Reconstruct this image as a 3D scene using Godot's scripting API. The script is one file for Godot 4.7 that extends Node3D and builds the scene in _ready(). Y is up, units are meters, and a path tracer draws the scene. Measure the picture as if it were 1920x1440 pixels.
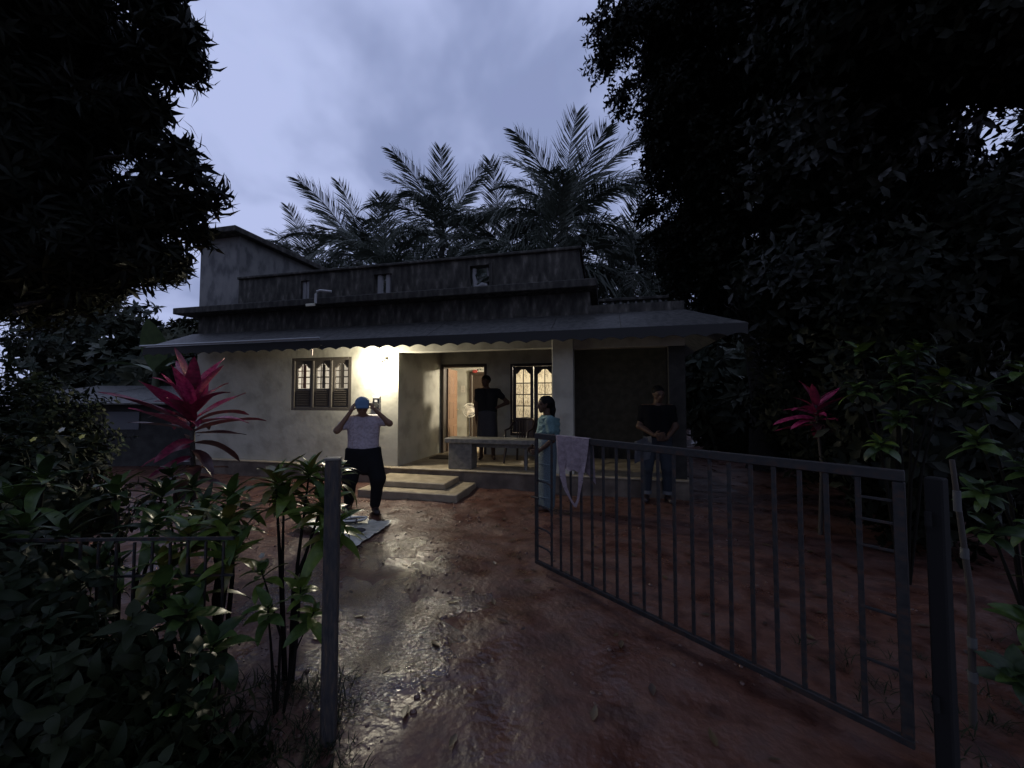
extends Node3D
# A village house at dusk: wet red yard, open gate, lamp on the porch wall, palms and dark trees.

const HT := 13.5   # turn of the house, degrees
var rng := RandomNumberGenerator.new()
var mats := {}
var taken := {}
var house: Node3D
var HX := Transform3D(Basis(Vector3.UP, deg_to_rad(-HT)), Vector3(-2.11, 0, -7.14))
var gn1 := FastNoiseLite.new()
var gn2 := FastNoiseLite.new()

# ---------------------------------------------------------------- materials
func nt(sd: int, freq: float, cols: Array, normal := false, size := 512, bump := 8.0, offs: Array = []) -> NoiseTexture2D:
	var n := FastNoiseLite.new()
	n.seed = sd
	n.noise_type = FastNoiseLite.TYPE_SIMPLEX_SMOOTH
	n.frequency = freq
	n.fractal_octaves = 5
	var t := NoiseTexture2D.new()
	t.width = size
	t.height = size
	t.seamless = true
	t.generate_mipmaps = false
	t.noise = n
	if normal:
		t.as_normal_map = true
		t.bump_strength = bump
	elif cols.size():
		var g := Gradient.new()
		var c := PackedColorArray()
		var o := PackedFloat32Array()
		for i in cols.size():
			c.append(cols[i])
			o.append(offs[i] if offs.size() else lerpf(0.22, 0.78, i / maxf(1.0, cols.size() - 1.0)))
		g.colors = c
		g.offsets = o
		t.color_ramp = g
	return t

func L(r: float, g: float, b: float) -> Color:
	return Color(r, g, b).linear_to_srgb()

var bumps := {}
# d: tone (array of linear colours), freq, scale (float or Vector3), bump (cm), bumpfreq, metal, vcol, back, spec
func M(key: String, c: Color, rough: float, d := {}) -> StandardMaterial3D:
	if mats.has(key):
		return mats[key]
	var m := StandardMaterial3D.new()
	m.resource_name = key
	m.albedo_color = c
	m.roughness = rough
	m.metallic = d.get("metal", 0.0)
	if d.has("spec"):
		m.metallic_specular = d.spec
	if d.has("tone") or d.has("bump"):
		m.uv1_triplanar = true
		m.uv1_world_triplanar = d.get("world", true)
		var s = d.get("scale", 0.5)
		m.uv1_scale = s if s is Vector3 else Vector3(s, s, s)
	if d.has("tone"):
		m.albedo_color = Color.WHITE
		var cc := []
		for t in d.tone:
			cc.append(t.linear_to_srgb())
		m.albedo_texture = nt(hash(key) % 1000, d.get("freq", 0.012), cc, false, 512, 8.0, d.get("offs", []))
	if d.has("bump"):
		var f = d.get("bumpfreq", 0.05)
		if not bumps.has(f):
			bumps[f] = nt(77, f, [])
		m.heightmap_enabled = true
		m.heightmap_texture = bumps[f]
		m.heightmap_scale = d.bump
	if d.has("vcol"):
		m.vertex_color_use_as_albedo = true
	if d.has("back"):
		m.backlight_enabled = true
		m.backlight = Color(d.back, d.back, d.back)
	mats[key] = m
	return m

# ---------------------------------------------------------------- nodes
func numbered(n: String) -> String:
	if not taken.has(n):
		taken[n] = 0
		return n
	taken[n] += 1
	return "%s_%03d" % [n, taken[n]]

func meta(o: Node, label: String, cat: String, group := "") -> void:
	if label: o.set_meta("label", label)
	if cat: o.set_meta("category", cat)
	if group: o.set_meta("group", group)

func thing(n: String, label: String, cat: String, at := Transform3D.IDENTITY, group := "") -> Node3D:
	var o := Node3D.new()
	o.name = numbered(n)
	add_child(o)
	o.transform = at
	meta(o, label, cat, group)
	return o

func put(n: String, mesh: Mesh, m: Material, parent: Node, at := Transform3D.IDENTITY) -> MeshInstance3D:
	var o := MeshInstance3D.new()
	if parent == self:
		o.name = numbered(n)
	else:
		var k := 0
		var nm := n
		while parent.has_node(NodePath(nm)):
			k += 1
			nm = "%s_%03d" % [n, k]
		o.name = nm
	o.mesh = mesh
	o.material_override = m
	o.transform = at
	parent.add_child(o, true)
	return o

var kids := {}
func fast(n: String, mesh: Mesh, m: Material, parent: Node, at: Transform3D) -> MeshInstance3D:
	var o := MeshInstance3D.new()
	var key := [parent, n]
	var k: int = kids.get(key, 0)
	kids[key] = k + 1
	o.name = n if k == 0 else "%s_%03d" % [n, k]
	o.mesh = mesh
	o.material_override = m
	o.transform = at
	parent.add_child(o)
	return o

# ---------------------------------------------------------------- shapes
func ST() -> SurfaceTool:
	var s := SurfaceTool.new()
	s.begin(Mesh.PRIMITIVE_TRIANGLES)
	return s

func poly(s: SurfaceTool, p: Array, out: Vector3) -> void:
	var n: Vector3 = (p[1] - p[0]).cross(p[2] - p[0])
	if n.length() < 1e-9 and p.size() > 3:
		n = (p[2] - p[0]).cross(p[3] - p[0])
	n = n.normalized()
	var q := p
	if n.dot(out) > 0:
		q = p.duplicate()
		q.reverse()
	else:
		n = -n
	for i in range(1, q.size() - 1):
		for k in [0, i, i + 1]:
			s.set_normal(n)
			s.set_uv(Vector2(q[k].x, q[k].y))
			s.add_vertex(q[k])

func box(s: SurfaceTool, c: Vector3, size: Vector3, ch := 0.0, b := Basis.IDENTITY) -> void:
	var h := size * 0.5
	ch = minf(ch, minf(h.x, minf(h.y, h.z)) * 0.8)
	var v := func(sg: Vector3, a: int) -> Vector3:
		var r := h - Vector3(ch, ch, ch)
		r[a] = h[a]
		return c + b * (sg * r)
	for a in 3:
		var e := (a + 1) % 3
		var f := (a + 2) % 3
		for sa in [-1.0, 1.0]:
			var ps := []
			for k in [[-1.0, -1.0], [1.0, -1.0], [1.0, 1.0], [-1.0, 1.0]]:
				var sg := Vector3.ZERO
				sg[a] = sa
				sg[e] = k[0]
				sg[f] = k[1]
				ps.append(v.call(sg, a))
			var o := Vector3.ZERO
			o[a] = sa
			poly(s, ps, b * o)
			if ch > 0:
				for sb in [-1.0, 1.0]:
					var s1 := Vector3.ZERO
					s1[a] = sa
					s1[e] = sb
					var s2 := s1
					s1[f] = -1.0
					s2[f] = 1.0
					var oo := Vector3.ZERO
					oo[a] = sa
					oo[e] = sb
					poly(s, [v.call(s1, a), v.call(s2, a), v.call(s2, e), v.call(s1, e)], b * oo)
	if ch > 0:
		for x in [-1.0, 1.0]:
			for y in [-1.0, 1.0]:
				for z in [-1.0, 1.0]:
					var sg := Vector3(x, y, z)
					poly(s, [v.call(sg, 0), v.call(sg, 1), v.call(sg, 2)], b * sg)

func bxm(c: Vector3, size: Vector3, ch := 0.0) -> ArrayMesh:
	var s := ST()
	box(s, c, size, ch)
	return s.commit()

# extents along s, y, d in the house's own axes
func ext(s0: float, s1: float, y0: float, y1: float, d0: float, d1: float, ch := 0.0) -> ArrayMesh:
	return bxm(Vector3((s0 + s1) / 2, (y0 + y1) / 2, (d0 + d1) / 2), Vector3(s1 - s0, y1 - y0, d1 - d0), ch)

func frame_of(t: Vector3) -> Basis:
	var z := t.normalized()
	var r := Vector3.UP if absf(z.y) < 0.95 else Vector3.RIGHT
	var x := r.cross(z).normalized()
	return Basis(x, z.cross(x), z)

func tube(s: SurfaceTool, pts: Array, rad: Array, sides := 8, caps := true) -> void:
	var rings := []
	var nrm := []
	for i in pts.size():
		var t: Vector3 = pts[mini(i + 1, pts.size() - 1)] - pts[maxi(i - 1, 0)]
		var b := frame_of(t)
		var r: float = rad[mini(i, rad.size() - 1)]
		var ring := []
		var nn := []
		for k in sides:
			var a := TAU * k / sides
			var d := b.x * cos(a) + b.y * sin(a)
			ring.append(pts[i] + d * r)
			nn.append(d)
		rings.append(ring)
		nrm.append(nn)
	for i in pts.size() - 1:
		for k in sides:
			var j := (k + 1) % sides
			for q in [[i, k], [i + 1, k], [i + 1, j], [i, k], [i + 1, j], [i, j]]:
				s.set_normal(nrm[q[0]][q[1]])
				s.set_uv(Vector2(float(q[1]) / sides, float(q[0])))
				s.add_vertex(rings[q[0]][q[1]])
	if caps:
		poly(s, rings[0], pts[0] - pts[1])
		poly(s, rings[-1], pts[-1] - pts[-2])

func tubem(pts: Array, rad: Array, sides := 8) -> ArrayMesh:
	var s := ST()
	tube(s, pts, rad, sides)
	return s.commit()

func ball(s: SurfaceTool, c: Vector3, r: Vector3, seg := 12, rings := 8) -> void:
	for i in rings:
		for k in seg:
			var q := []
			for e in [[i, k], [i, k + 1], [i + 1, k + 1], [i + 1, k]]:
				var th: float = PI * e[0] / rings
				var ph: float = TAU * e[1] / seg
				q.append(Vector3(sin(th) * cos(ph), cos(th), sin(th) * sin(ph)))
			for w in [0, 2, 1, 0, 3, 2]:
				s.set_normal((q[w] / r).normalized())
				s.set_uv(Vector2.ZERO)
				s.add_vertex(c + q[w] * r)

# a leaf from the origin along +Z, face up +Y; w half width, droop bends it down, fold lifts its halves
func leaf(s: SurfaceTool, xf: Transform3D, ln: float, w: float, droop: float, fold: float, seg := 4, wave := 0.0, shape := 0.42) -> void:
	var mid := []
	var le := []
	var ri := []
	var ang := 0.0
	var p := Vector3.ZERO
	for i in seg + 1:
		var t := float(i) / seg
		var ww := w * pow(sin(PI * pow(clampf(t * 0.97 + 0.015, 0, 1), shape * 1.45)), 0.8)
		if i == seg: ww = 0.0
		var up := Vector3(0, cos(ang), sin(ang))
		var wv := wave * w * sin(t * 9.0)
		mid.append(xf * p)
		le.append(xf * (p + Vector3(-ww, 0, 0) + up * (ww * fold + wv)))
		ri.append(xf * (p + Vector3(ww, 0, 0) + up * (ww * fold - wv)))
		p += Vector3(0, -sin(ang), cos(ang)) * ln / seg
		ang += droop / seg
	var up0 := xf.basis.y
	var nl := []
	var nr := []
	for i in seg + 1:
		var t: Vector3 = mid[mini(i + 1, seg)] - mid[maxi(i - 1, 0)]
		var j := clampi(i, 1, seg - 1)
		var a: Vector3 = (t.cross(le[j] - mid[j])).normalized()
		var b: Vector3 = ((ri[j] - mid[j]).cross(t)).normalized()
		if a.dot(b) < 0: b = -b
		if (a + b).dot(up0) < 0 and i == 0:
			up0 = -up0
		nl.append(a)
		nr.append(b)
	for i in seg:
		var na0: Vector3 = (nl[i] + nr[i]).normalized()
		var na1: Vector3 = (nl[i + 1] + nr[i + 1]).normalized()
		_quad_n(s, [le[i], mid[i], mid[i + 1], le[i + 1]], [nl[i], na0, na1, nl[i + 1]])
		_quad_n(s, [mid[i], ri[i], ri[i + 1], mid[i + 1]], [na0, nr[i], nr[i + 1], na1])

func _quad_n(s: SurfaceTool, p: Array, n: Array) -> void:
	var fn: Vector3 = (p[2] - p[0]).cross(p[3] - p[1])
	var o := [0, 1, 2, 0, 2, 3]
	if fn.dot(n[0] + n[1] + n[2] + n[3]) > 0:
		o = [0, 2, 1, 0, 3, 2]
	for k in o:
		s.set_normal(n[k])
		s.set_uv(Vector2.ZERO)
		s.add_vertex(p[k])

func _quad(s: SurfaceTool, a: Vector3, b: Vector3, c: Vector3, d: Vector3, up: Vector3) -> void:
	var n := (c - a).cross(d - b)
	if n.length() < 1e-10:
		n = up
	n = n.normalized()
	if n.dot(up) < 0: n = -n
	var o := [a, b, c, a, c, d]
	if (c - a).cross(d - b).dot(n) > 0:
		o = [a, c, b, a, d, c]
	for v in o:
		s.set_normal(n)
		s.set_uv(Vector2.ZERO)
		s.add_vertex(v)

# ---------------------------------------------------------------- bodies: smooth union of tapered capsules, meshed as surface nets
# bone: [a, b, ra, rb] or [a, b, ra, rb, squash of z]
func sdf(s: SurfaceTool, bones: Array, k: float, cell: float, cuts: Array = []) -> void:
	var lo := Vector3(1e9, 1e9, 1e9)
	var hi := -lo
	for b in bones:
		for e in 2:
			var r: float = b[2 + e] + cell * 2.5
			lo = lo.min(b[e] - Vector3(r, r, r))
			hi = hi.max(b[e] + Vector3(r, r, r))
	var nx := int((hi.x - lo.x) / cell) + 2
	var ny := int((hi.y - lo.y) / cell) + 2
	var nz := int((hi.z - lo.z) / cell) + 2
	var f := PackedFloat32Array()
	f.resize(nx * ny * nz)
	f.fill(1.0)
	for b in bones:
		var a: Vector3 = b[0]
		var ba: Vector3 = b[1] - a
		var ra: float = b[2]
		var rb: float = b[3]
		var sq: float = b[4] if b.size() > 4 else 1.0
		var l2 := maxf(ba.length_squared(), 1e-9)
		var pad := maxf(ra, rb) + k + 2.5 * cell
		var m0: Vector3 = ((a.min(b[1]) - Vector3(pad, pad, pad) - lo) / cell).floor().max(Vector3.ZERO)
		var m1: Vector3 = ((a.max(b[1]) + Vector3(pad, pad, pad) - lo) / cell).ceil().min(Vector3(nx - 1, ny - 1, nz - 1))
		for iz in range(int(m0.z), int(m1.z) + 1):
			for iy in range(int(m0.y), int(m1.y) + 1):
				var base := (iz * ny + iy) * nx
				for ix in range(int(m0.x), int(m1.x) + 1):
					var q := lo + Vector3(ix, iy, iz) * cell - a
					var h := clampf(q.dot(ba) / l2, 0.0, 1.0)
					var dv := q - ba * h
					dv.z *= sq
					var d := dv.length() - lerpf(ra, rb, h)
					var o := f[base + ix]
					if d < o + k:
						if o > d + k:
							f[base + ix] = d
						else:
							var w := 0.5 + 0.5 * (o - d) / k
							f[base + ix] = lerpf(o, d, w) - k * w * (1.0 - w)
	for c in cuts:
		for iz in nz:
			for iy in ny:
				var base := (iz * ny + iy) * nx
				for ix in nx:
					f[base + ix] = maxf(f[base + ix], c.distance_to(lo + Vector3(ix, iy, iz) * cell))
	var id := PackedInt32Array()
	id.resize(nx * ny * nz)
	id.fill(-1)
	var vs := PackedVector3Array()
	var sx := 1
	var sy := nx
	var sz := nx * ny
	var off := [0, sx, sy, sx + sy, sz, sz + sx, sz + sy, sz + sx + sy]
	var cn := [Vector3(0, 0, 0), Vector3(1, 0, 0), Vector3(0, 1, 0), Vector3(1, 1, 0), Vector3(0, 0, 1), Vector3(1, 0, 1), Vector3(0, 1, 1), Vector3(1, 1, 1)]
	var eg := [[0, 1], [2, 3], [4, 5], [6, 7], [0, 2], [1, 3], [4, 6], [5, 7], [0, 4], [1, 5], [2, 6], [3, 7]]
	for iz in nz - 1:
		for iy in ny - 1:
			var base := (iz * ny + iy) * nx
			for ix in nx - 1:
				var i := base + ix
				var neg := 0
				if f[i] < 0: neg += 1
				if f[i + sx] < 0: neg += 1
				if f[i + sy] < 0: neg += 1
				if f[i + sx + sy] < 0: neg += 1
				if f[i + sz] < 0: neg += 1
				if f[i + sz + sx] < 0: neg += 1
				if f[i + sz + sy] < 0: neg += 1
				if f[i + sz + sx + sy] < 0: neg += 1
				if neg == 0 or neg == 8: continue
				var sum := Vector3.ZERO
				var cnt := 0
				for e in eg:
					var fa := f[i + off[e[0]]]
					var fb := f[i + off[e[1]]]
					if (fa < 0) != (fb < 0):
						sum += cn[e[0]].lerp(cn[e[1]], fa / (fa - fb))
						cnt += 1
				id[i] = vs.size()
				vs.append(lo + (Vector3(ix, iy, iz) + sum / cnt) * cell)
	var ns := PackedVector3Array()
	ns.resize(vs.size())
	var tri := PackedInt32Array()
	for iz in range(1, nz - 1):
		for iy in range(1, ny - 1):
			var base := (iz * ny + iy) * nx
			for ix in range(1, nx - 1):
				var i := base + ix
				var a := f[i] < 0
				for ax in 3:
					var st: int = [sx, sy, sz][ax]
					if a == (f[i + st] < 0): continue
					var u: int = [sy, sz, sx][ax]
					var v: int = [sz, sx, sy][ax]
					var q := [id[i - u - v], id[i - v], id[i], id[i - u]]
					if q[0] < 0 or q[1] < 0 or q[2] < 0 or q[3] < 0: continue
					if a: q.reverse()
					for t in [[0, 1, 2], [0, 2, 3]]:
						var n: Vector3 = -(vs[q[t[1]]] - vs[q[t[0]]]).cross(vs[q[t[2]]] - vs[q[t[0]]])
						for w in t:
							tri.append(q[w])
							ns[q[w]] += n
	for w in tri:
		s.set_normal(ns[w].normalized())
		s.set_uv(Vector2.ZERO)
		s.add_vertex(vs[w])

func body_mesh(bones: Array, k: float, cell: float, cuts: Array = []) -> ArrayMesh:
	var s := ST()
	sdf(s, bones, k, cell, cuts)
	return s.commit()

func V(x: float, y: float, z: float) -> Vector3:
	return Vector3(x, y, z)

# head with a face, chin at c - (0,.105,0), looking along +Z of b
func head(s: SurfaceTool, c: Vector3, b: Basis) -> void:
	var P := func(x: float, y: float, z: float) -> Vector3: return c + b * Vector3(x, y, z)
	var bones := [
		[P.call(0, 0.035, -0.02), P.call(0, 0.03, 0.015), 0.082, 0.078],
		[P.call(0, 0.0, 0.02), P.call(0, -0.075, 0.055), 0.066, 0.034],
		[P.call(-0.03, -0.03, 0.03), P.call(-0.015, -0.08, 0.055), 0.04, 0.022],
		[P.call(0.03, -0.03, 0.03), P.call(0.015, -0.08, 0.055), 0.04, 0.022],
		[P.call(-0.035, 0.028, 0.078), P.call(0.035, 0.028, 0.078), 0.014, 0.014],
		[P.call(0, 0.02, 0.088), P.call(0, -0.02, 0.108), 0.009, 0.013],
		[P.call(-0.012, -0.022, 0.095), P.call(0.012, -0.022, 0.095), 0.009, 0.009],
		[P.call(-0.018, -0.05, 0.088), P.call(0.018, -0.05, 0.088), 0.008, 0.008],
		[P.call(-0.078, 0.015, -0.005), P.call(-0.076, -0.015, 0.0), 0.014, 0.01],
		[P.call(0.078, 0.015, -0.005), P.call(0.076, -0.015, 0.0), 0.014, 0.01],
		[P.call(0, -0.02, -0.03), P.call(0, -0.13, -0.025), 0.05, 0.05]]
	sdf(s, bones, 0.018, 0.008)

# hand: wrist at w, fingers run along f, palm faces n, thumb on side sd (+1/-1), curl in radians
func hand(s: SurfaceTool, w: Vector3, f: Vector3, n: Vector3, sd: float, curl: float) -> void:
	f = f.normalized()
	var x := f.cross(n).normalized() * sd
	n = x.cross(f).normalized() * sd
	if n.dot(f.cross(x)) == 0: n = Vector3.UP
	var bones := [[w, w + f * 0.03, 0.024, 0.026], [w + f * 0.03 - x * 0.022, w + f * 0.085 - x * 0.028, 0.017, 0.014], [w + f * 0.03 + x * 0.02, w + f * 0.085 + x * 0.024, 0.017, 0.014], [w + f * 0.03, w + f * 0.088, 0.018, 0.014]]
	for i in 4:
		var o: float = [0.03, 0.01, -0.01, -0.029][i]
		var ln: float = [0.068, 0.078, 0.072, 0.056][i]
		var p := w + f * 0.085 + x * o
		var dir := f + x * (o * 2.5)
		for j in 3:
			var a := curl * (j + 0.4) / 2.0
			var q: Vector3 = p + (dir.normalized() * cos(a) + n * sin(a)) * ln * [0.45, 0.32, 0.23][j]
			bones.append([p, q, [0.0095, 0.009, 0.008][j], [0.009, 0.008, 0.007][j]])
			p = q
	var tp := w + f * 0.025 + x * 0.024
	var tq := tp + (x * 0.8 + f * 0.7 + n * 0.3).normalized() * 0.04
	bones.append([tp, tq, 0.014, 0.011])
	bones.append([tq, tq + (x * 0.2 + f * 0.9 + n * (0.3 + curl * 0.4)).normalized() * 0.035, 0.011, 0.008])
	sdf(s, bones, 0.007, 0.006)

# ---------------------------------------------------------------- ground
func gh(x: float, z: float) -> float:
	var r := Vector2(x, z + 3.0).length()
	var fade := clampf(1.0 - (r - 9.0) / 8.0, 0.12, 1.0)
	var h := gn1.get_noise_2d(x, z) * 0.05 + gn2.get_noise_2d(x, z) * 0.022
	# shallow ruts worn between gate and steps
	var c := x - (0.45 + (z + 1.8) * 0.32)
	for o in [-1.15, 0.15]:
		h -= 0.03 * exp(-pow((c - o) / 0.2, 2.0)) * clampf((-z - 0.5) / 1.5, 0, 1) * clampf((z + 6.2) / 1.5, 0, 1)
	return h * fade

func axis(a: float, b: float, step: float, far0: float, far1: float) -> Array:
	var r := []
	var x := a
	var st := step
	while x > far0:
		st *= 1.25
		x -= st
		r.append(x)
	r.reverse()
	x = a
	while x < b:
		r.append(x)
		x += step
	st = step
	while x < far1:
		r.append(x)
		st *= 1.25
		x += st
	r.append(x)
	return r

func build_ground() -> void:
	gn1.seed = 5
	gn1.frequency = 0.3
	gn2.seed = 9
	gn2.frequency = 1.6
	gn2.fractal_octaves = 4
	var xs := axis(-4.5, 4.0, 0.055, -400.0, 400.0)
	var zs := axis(-6.6, 0.6, 0.055, -400.0, 400.0)
	var vs := PackedVector3Array()
	var ns := PackedVector3Array()
	var ix := PackedInt32Array()
	for z in zs:
		for x in xs:
			vs.append(Vector3(x, gh(x, z), z))
			var e := 0.04
			ns.append(Vector3(gh(x - e, z) - gh(x + e, z), 2 * e, gh(x, z - e) - gh(x, z + e)).normalized())
	var w := xs.size()
	for j in zs.size() - 1:
		for i in w - 1:
			var a := j * w + i
			for q in [a, a + 1, a + w + 1, a, a + w + 1, a + w]:
				ix.append(q)
	var ar := []
	ar.resize(Mesh.ARRAY_MAX)
	ar[Mesh.ARRAY_VERTEX] = vs
	ar[Mesh.ARRAY_NORMAL] = ns
	ar[Mesh.ARRAY_INDEX] = ix
	var am := ArrayMesh.new()
	am.add_surface_from_arrays(Mesh.PRIMITIVE_TRIANGLES, ar)
	var m := StandardMaterial3D.new()
	m.resource_name = "wet red laterite"
	m.uv1_triplanar = true
	m.uv1_world_triplanar = true
	m.uv1_scale = Vector3(0.33, 0.33, 0.33)
	m.albedo_texture = nt(31, 0.009, [L(0.048, 0.019, 0.013), L(0.078, 0.033, 0.022), L(0.105, 0.048, 0.033), L(0.085, 0.044, 0.034)], false, 1024)
	m.roughness = 1.0
	m.roughness_texture = nt(44, 0.006, [Color(0.26, 0.26, 0.26), Color(0.42, 0.42, 0.42), Color(0.55, 0.55, 0.55), Color(0.68, 0.68, 0.68)], false, 1024)
	m.normal_enabled = true
	m.normal_texture = nt(12, 0.045, [], true, 1024, 5.0)
	m.normal_scale = 0.4
	m.metallic_specular = 0.5
	var g := put("ground", am, m, self)
	g.set_meta("kind", "structure")
	# shallow pools of wet slime that hold the lamp's reflection
	var wm := StandardMaterial3D.new()
	wm.resource_name = "wet mud"
	wm.uv1_triplanar = true
	wm.uv1_world_triplanar = true
	wm.uv1_scale = Vector3(1.1, 1.1, 1.1)
	wm.albedo_texture = m.albedo_texture
	wm.albedo_color = Color(0.8, 0.78, 0.76)
	wm.roughness = 1.0
	wm.metallic_specular = 0.7
	wm.roughness_texture = nt(45, 0.03, [Color(0.05, 0.05, 0.05), Color(0.09, 0.09, 0.09), Color(0.22, 0.22, 0.22)], false, 512)
	wm.normal_enabled = true
	wm.normal_texture = nt(13, 0.028, [], true, 1024, 8.0)
	wm.normal_scale = 1.0
	var bn := FastNoiseLite.new()
	bn.seed = 17
	bn.frequency = 1.1
	for q in [[-1.18, -3.1, 0.34], [-0.78, -2.72, 0.4], [-0.78, -2.12, 0.24], [-1.3, -4.02, 0.3], [-0.72, -3.55, 0.2], [-1.75, -3.2, 0.35], [-0.5, -2.35, 0.16], [-0.3, -3.0, 0.14], [-1.05, -2.35, 0.2]]:
		var st := ST()
		var rings := 14
		var seg := 56
		var pt := func(i: int, k: int) -> Vector3:
			var a := TAU * (k % seg) / seg
			var rr: float = q[2] * (1.0 + 0.75 * bn.get_noise_2d(q[0] * 7.0 + cos(a) * 1.1, q[1] * 7.0 + sin(a) * 1.1)) * i / rings
			var x: float = q[0] + cos(a) * rr
			var z: float = q[1] + sin(a) * rr
			return Vector3(x, gh(x, z) + 0.005 * (1.0 - pow(float(i) / rings, 8.0)) + 0.0005, z)
		var nrm := func(p: Vector3) -> Vector3:
			return Vector3(gh(p.x - 0.04, p.z) - gh(p.x + 0.04, p.z), 0.08, gh(p.x, p.z - 0.04) - gh(p.x, p.z + 0.04)).normalized()
		for i in rings:
			for k in seg:
				var ps := [pt.call(i, k), pt.call(i + 1, k), pt.call(i + 1, k + 1), pt.call(i, k + 1)]
				_quad_n(st, ps, [nrm.call(ps[0]), nrm.call(ps[1]), nrm.call(ps[2]), nrm.call(ps[3])])
		var wp := put("wet_mud", st.commit(), wm, self)
		wp.set_meta("kind", "structure")

# ---------------------------------------------------------------- sky
func build_sky(env: Environment) -> void:
	var n := FastNoiseLite.new()
	n.seed = 21
	n.frequency = 2.6
	n.fractal_octaves = 5
	n.fractal_gain = 0.52
	var n2 := FastNoiseLite.new()
	n2.seed = 4
	n2.frequency = 1.0
	n2.fractal_octaves = 3
	var w := 1536
	var h := 768
	var im := Image.create(w, h, false, Image.FORMAT_RGB8)
	for y in h:
		var el := (0.5 - (y + 0.5) / h) * PI
		for x in w:
			var az := ((x + 0.5) / w - 0.5) * TAU
			var e := maxf(el, 0.0)
			var d := Vector3(sin(az) * cos(e), sin(e), -cos(az) * cos(e))
			var p := Vector3(d.x, 0, d.z) / (d.y + 0.28)
			var wv := n2.get_noise_3d(p.x + 3.0, 0.0, p.z)
			var c := n.get_noise_3d(p.x * 0.8 + wv * 0.12, wv * 0.2, p.z * 0.8 + wv * 0.1) * 0.55 + wv * 0.5
			c = clampf(c * 1.8 + 0.52, 0, 1)
			c = c * c * (3 - 2 * c)
			var dark := Color(0.26, 0.315, 0.53)
			var lite := Color(0.47, 0.54, 0.83)
			var col := dark.lerp(lite, c)
			var hz := exp(-e * 5.0)
			col = col.lerp(Color(0.46, 0.51, 0.76), hz * 0.45)
			im.set_pixel(x, y, Color(col.r, col.g, col.b).linear_to_srgb())
	var pm := PanoramaSkyMaterial.new()
	pm.panorama = ImageTexture.create_from_image(im)
	var sky := Sky.new()
	sky.sky_material = pm
	env.background_mode = Environment.BG_SKY
	env.sky = sky
	env.background_energy_multiplier = 1.0

func _ready() -> void:
	rng.seed = 1234
	# ---- camera, sky, exposure
	var cam := Camera3D.new()
	cam.name = "camera"
	cam.fov = 89.9
	cam.near = 0.05
	cam.far = 900.0
	cam.position = Vector3(0, 1.55, 0)
	cam.rotation_degrees = Vector3(2.26, 0, 0)
	cam.current = true
	add_child(cam)
	var env := Environment.new()
	env.tonemap_mode = Environment.TONE_MAPPER_LINEAR
	env.tonemap_exposure = 1.0
	env.sdfgi_enabled = true
	env.ssao_enabled = true
	env.ssil_enabled = true
	build_sky(env)
	var we := WorldEnvironment.new()
	we.name = "world_environment"
	we.environment = env
	add_child(we)
	var sun := DirectionalLight3D.new()
	sun.name = "dusk_sun"
	sun.light_energy = 0.01
	sun.light_angular_distance = 20.0
	sun.light_color = Color(0.85, 0.9, 1.0)
	sun.rotation_degrees = Vector3(-50, 150, 0)
	sun.shadow_enabled = true
	add_child(sun)
	build_ground()
	build_house()
	build_lamps()
	build_porch_things()
	build_gate()
	build_people()
	build_sheet()
	build_palms()
	build_trees()
	build_shrubs()
	build_litter()
	build_far()

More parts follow.
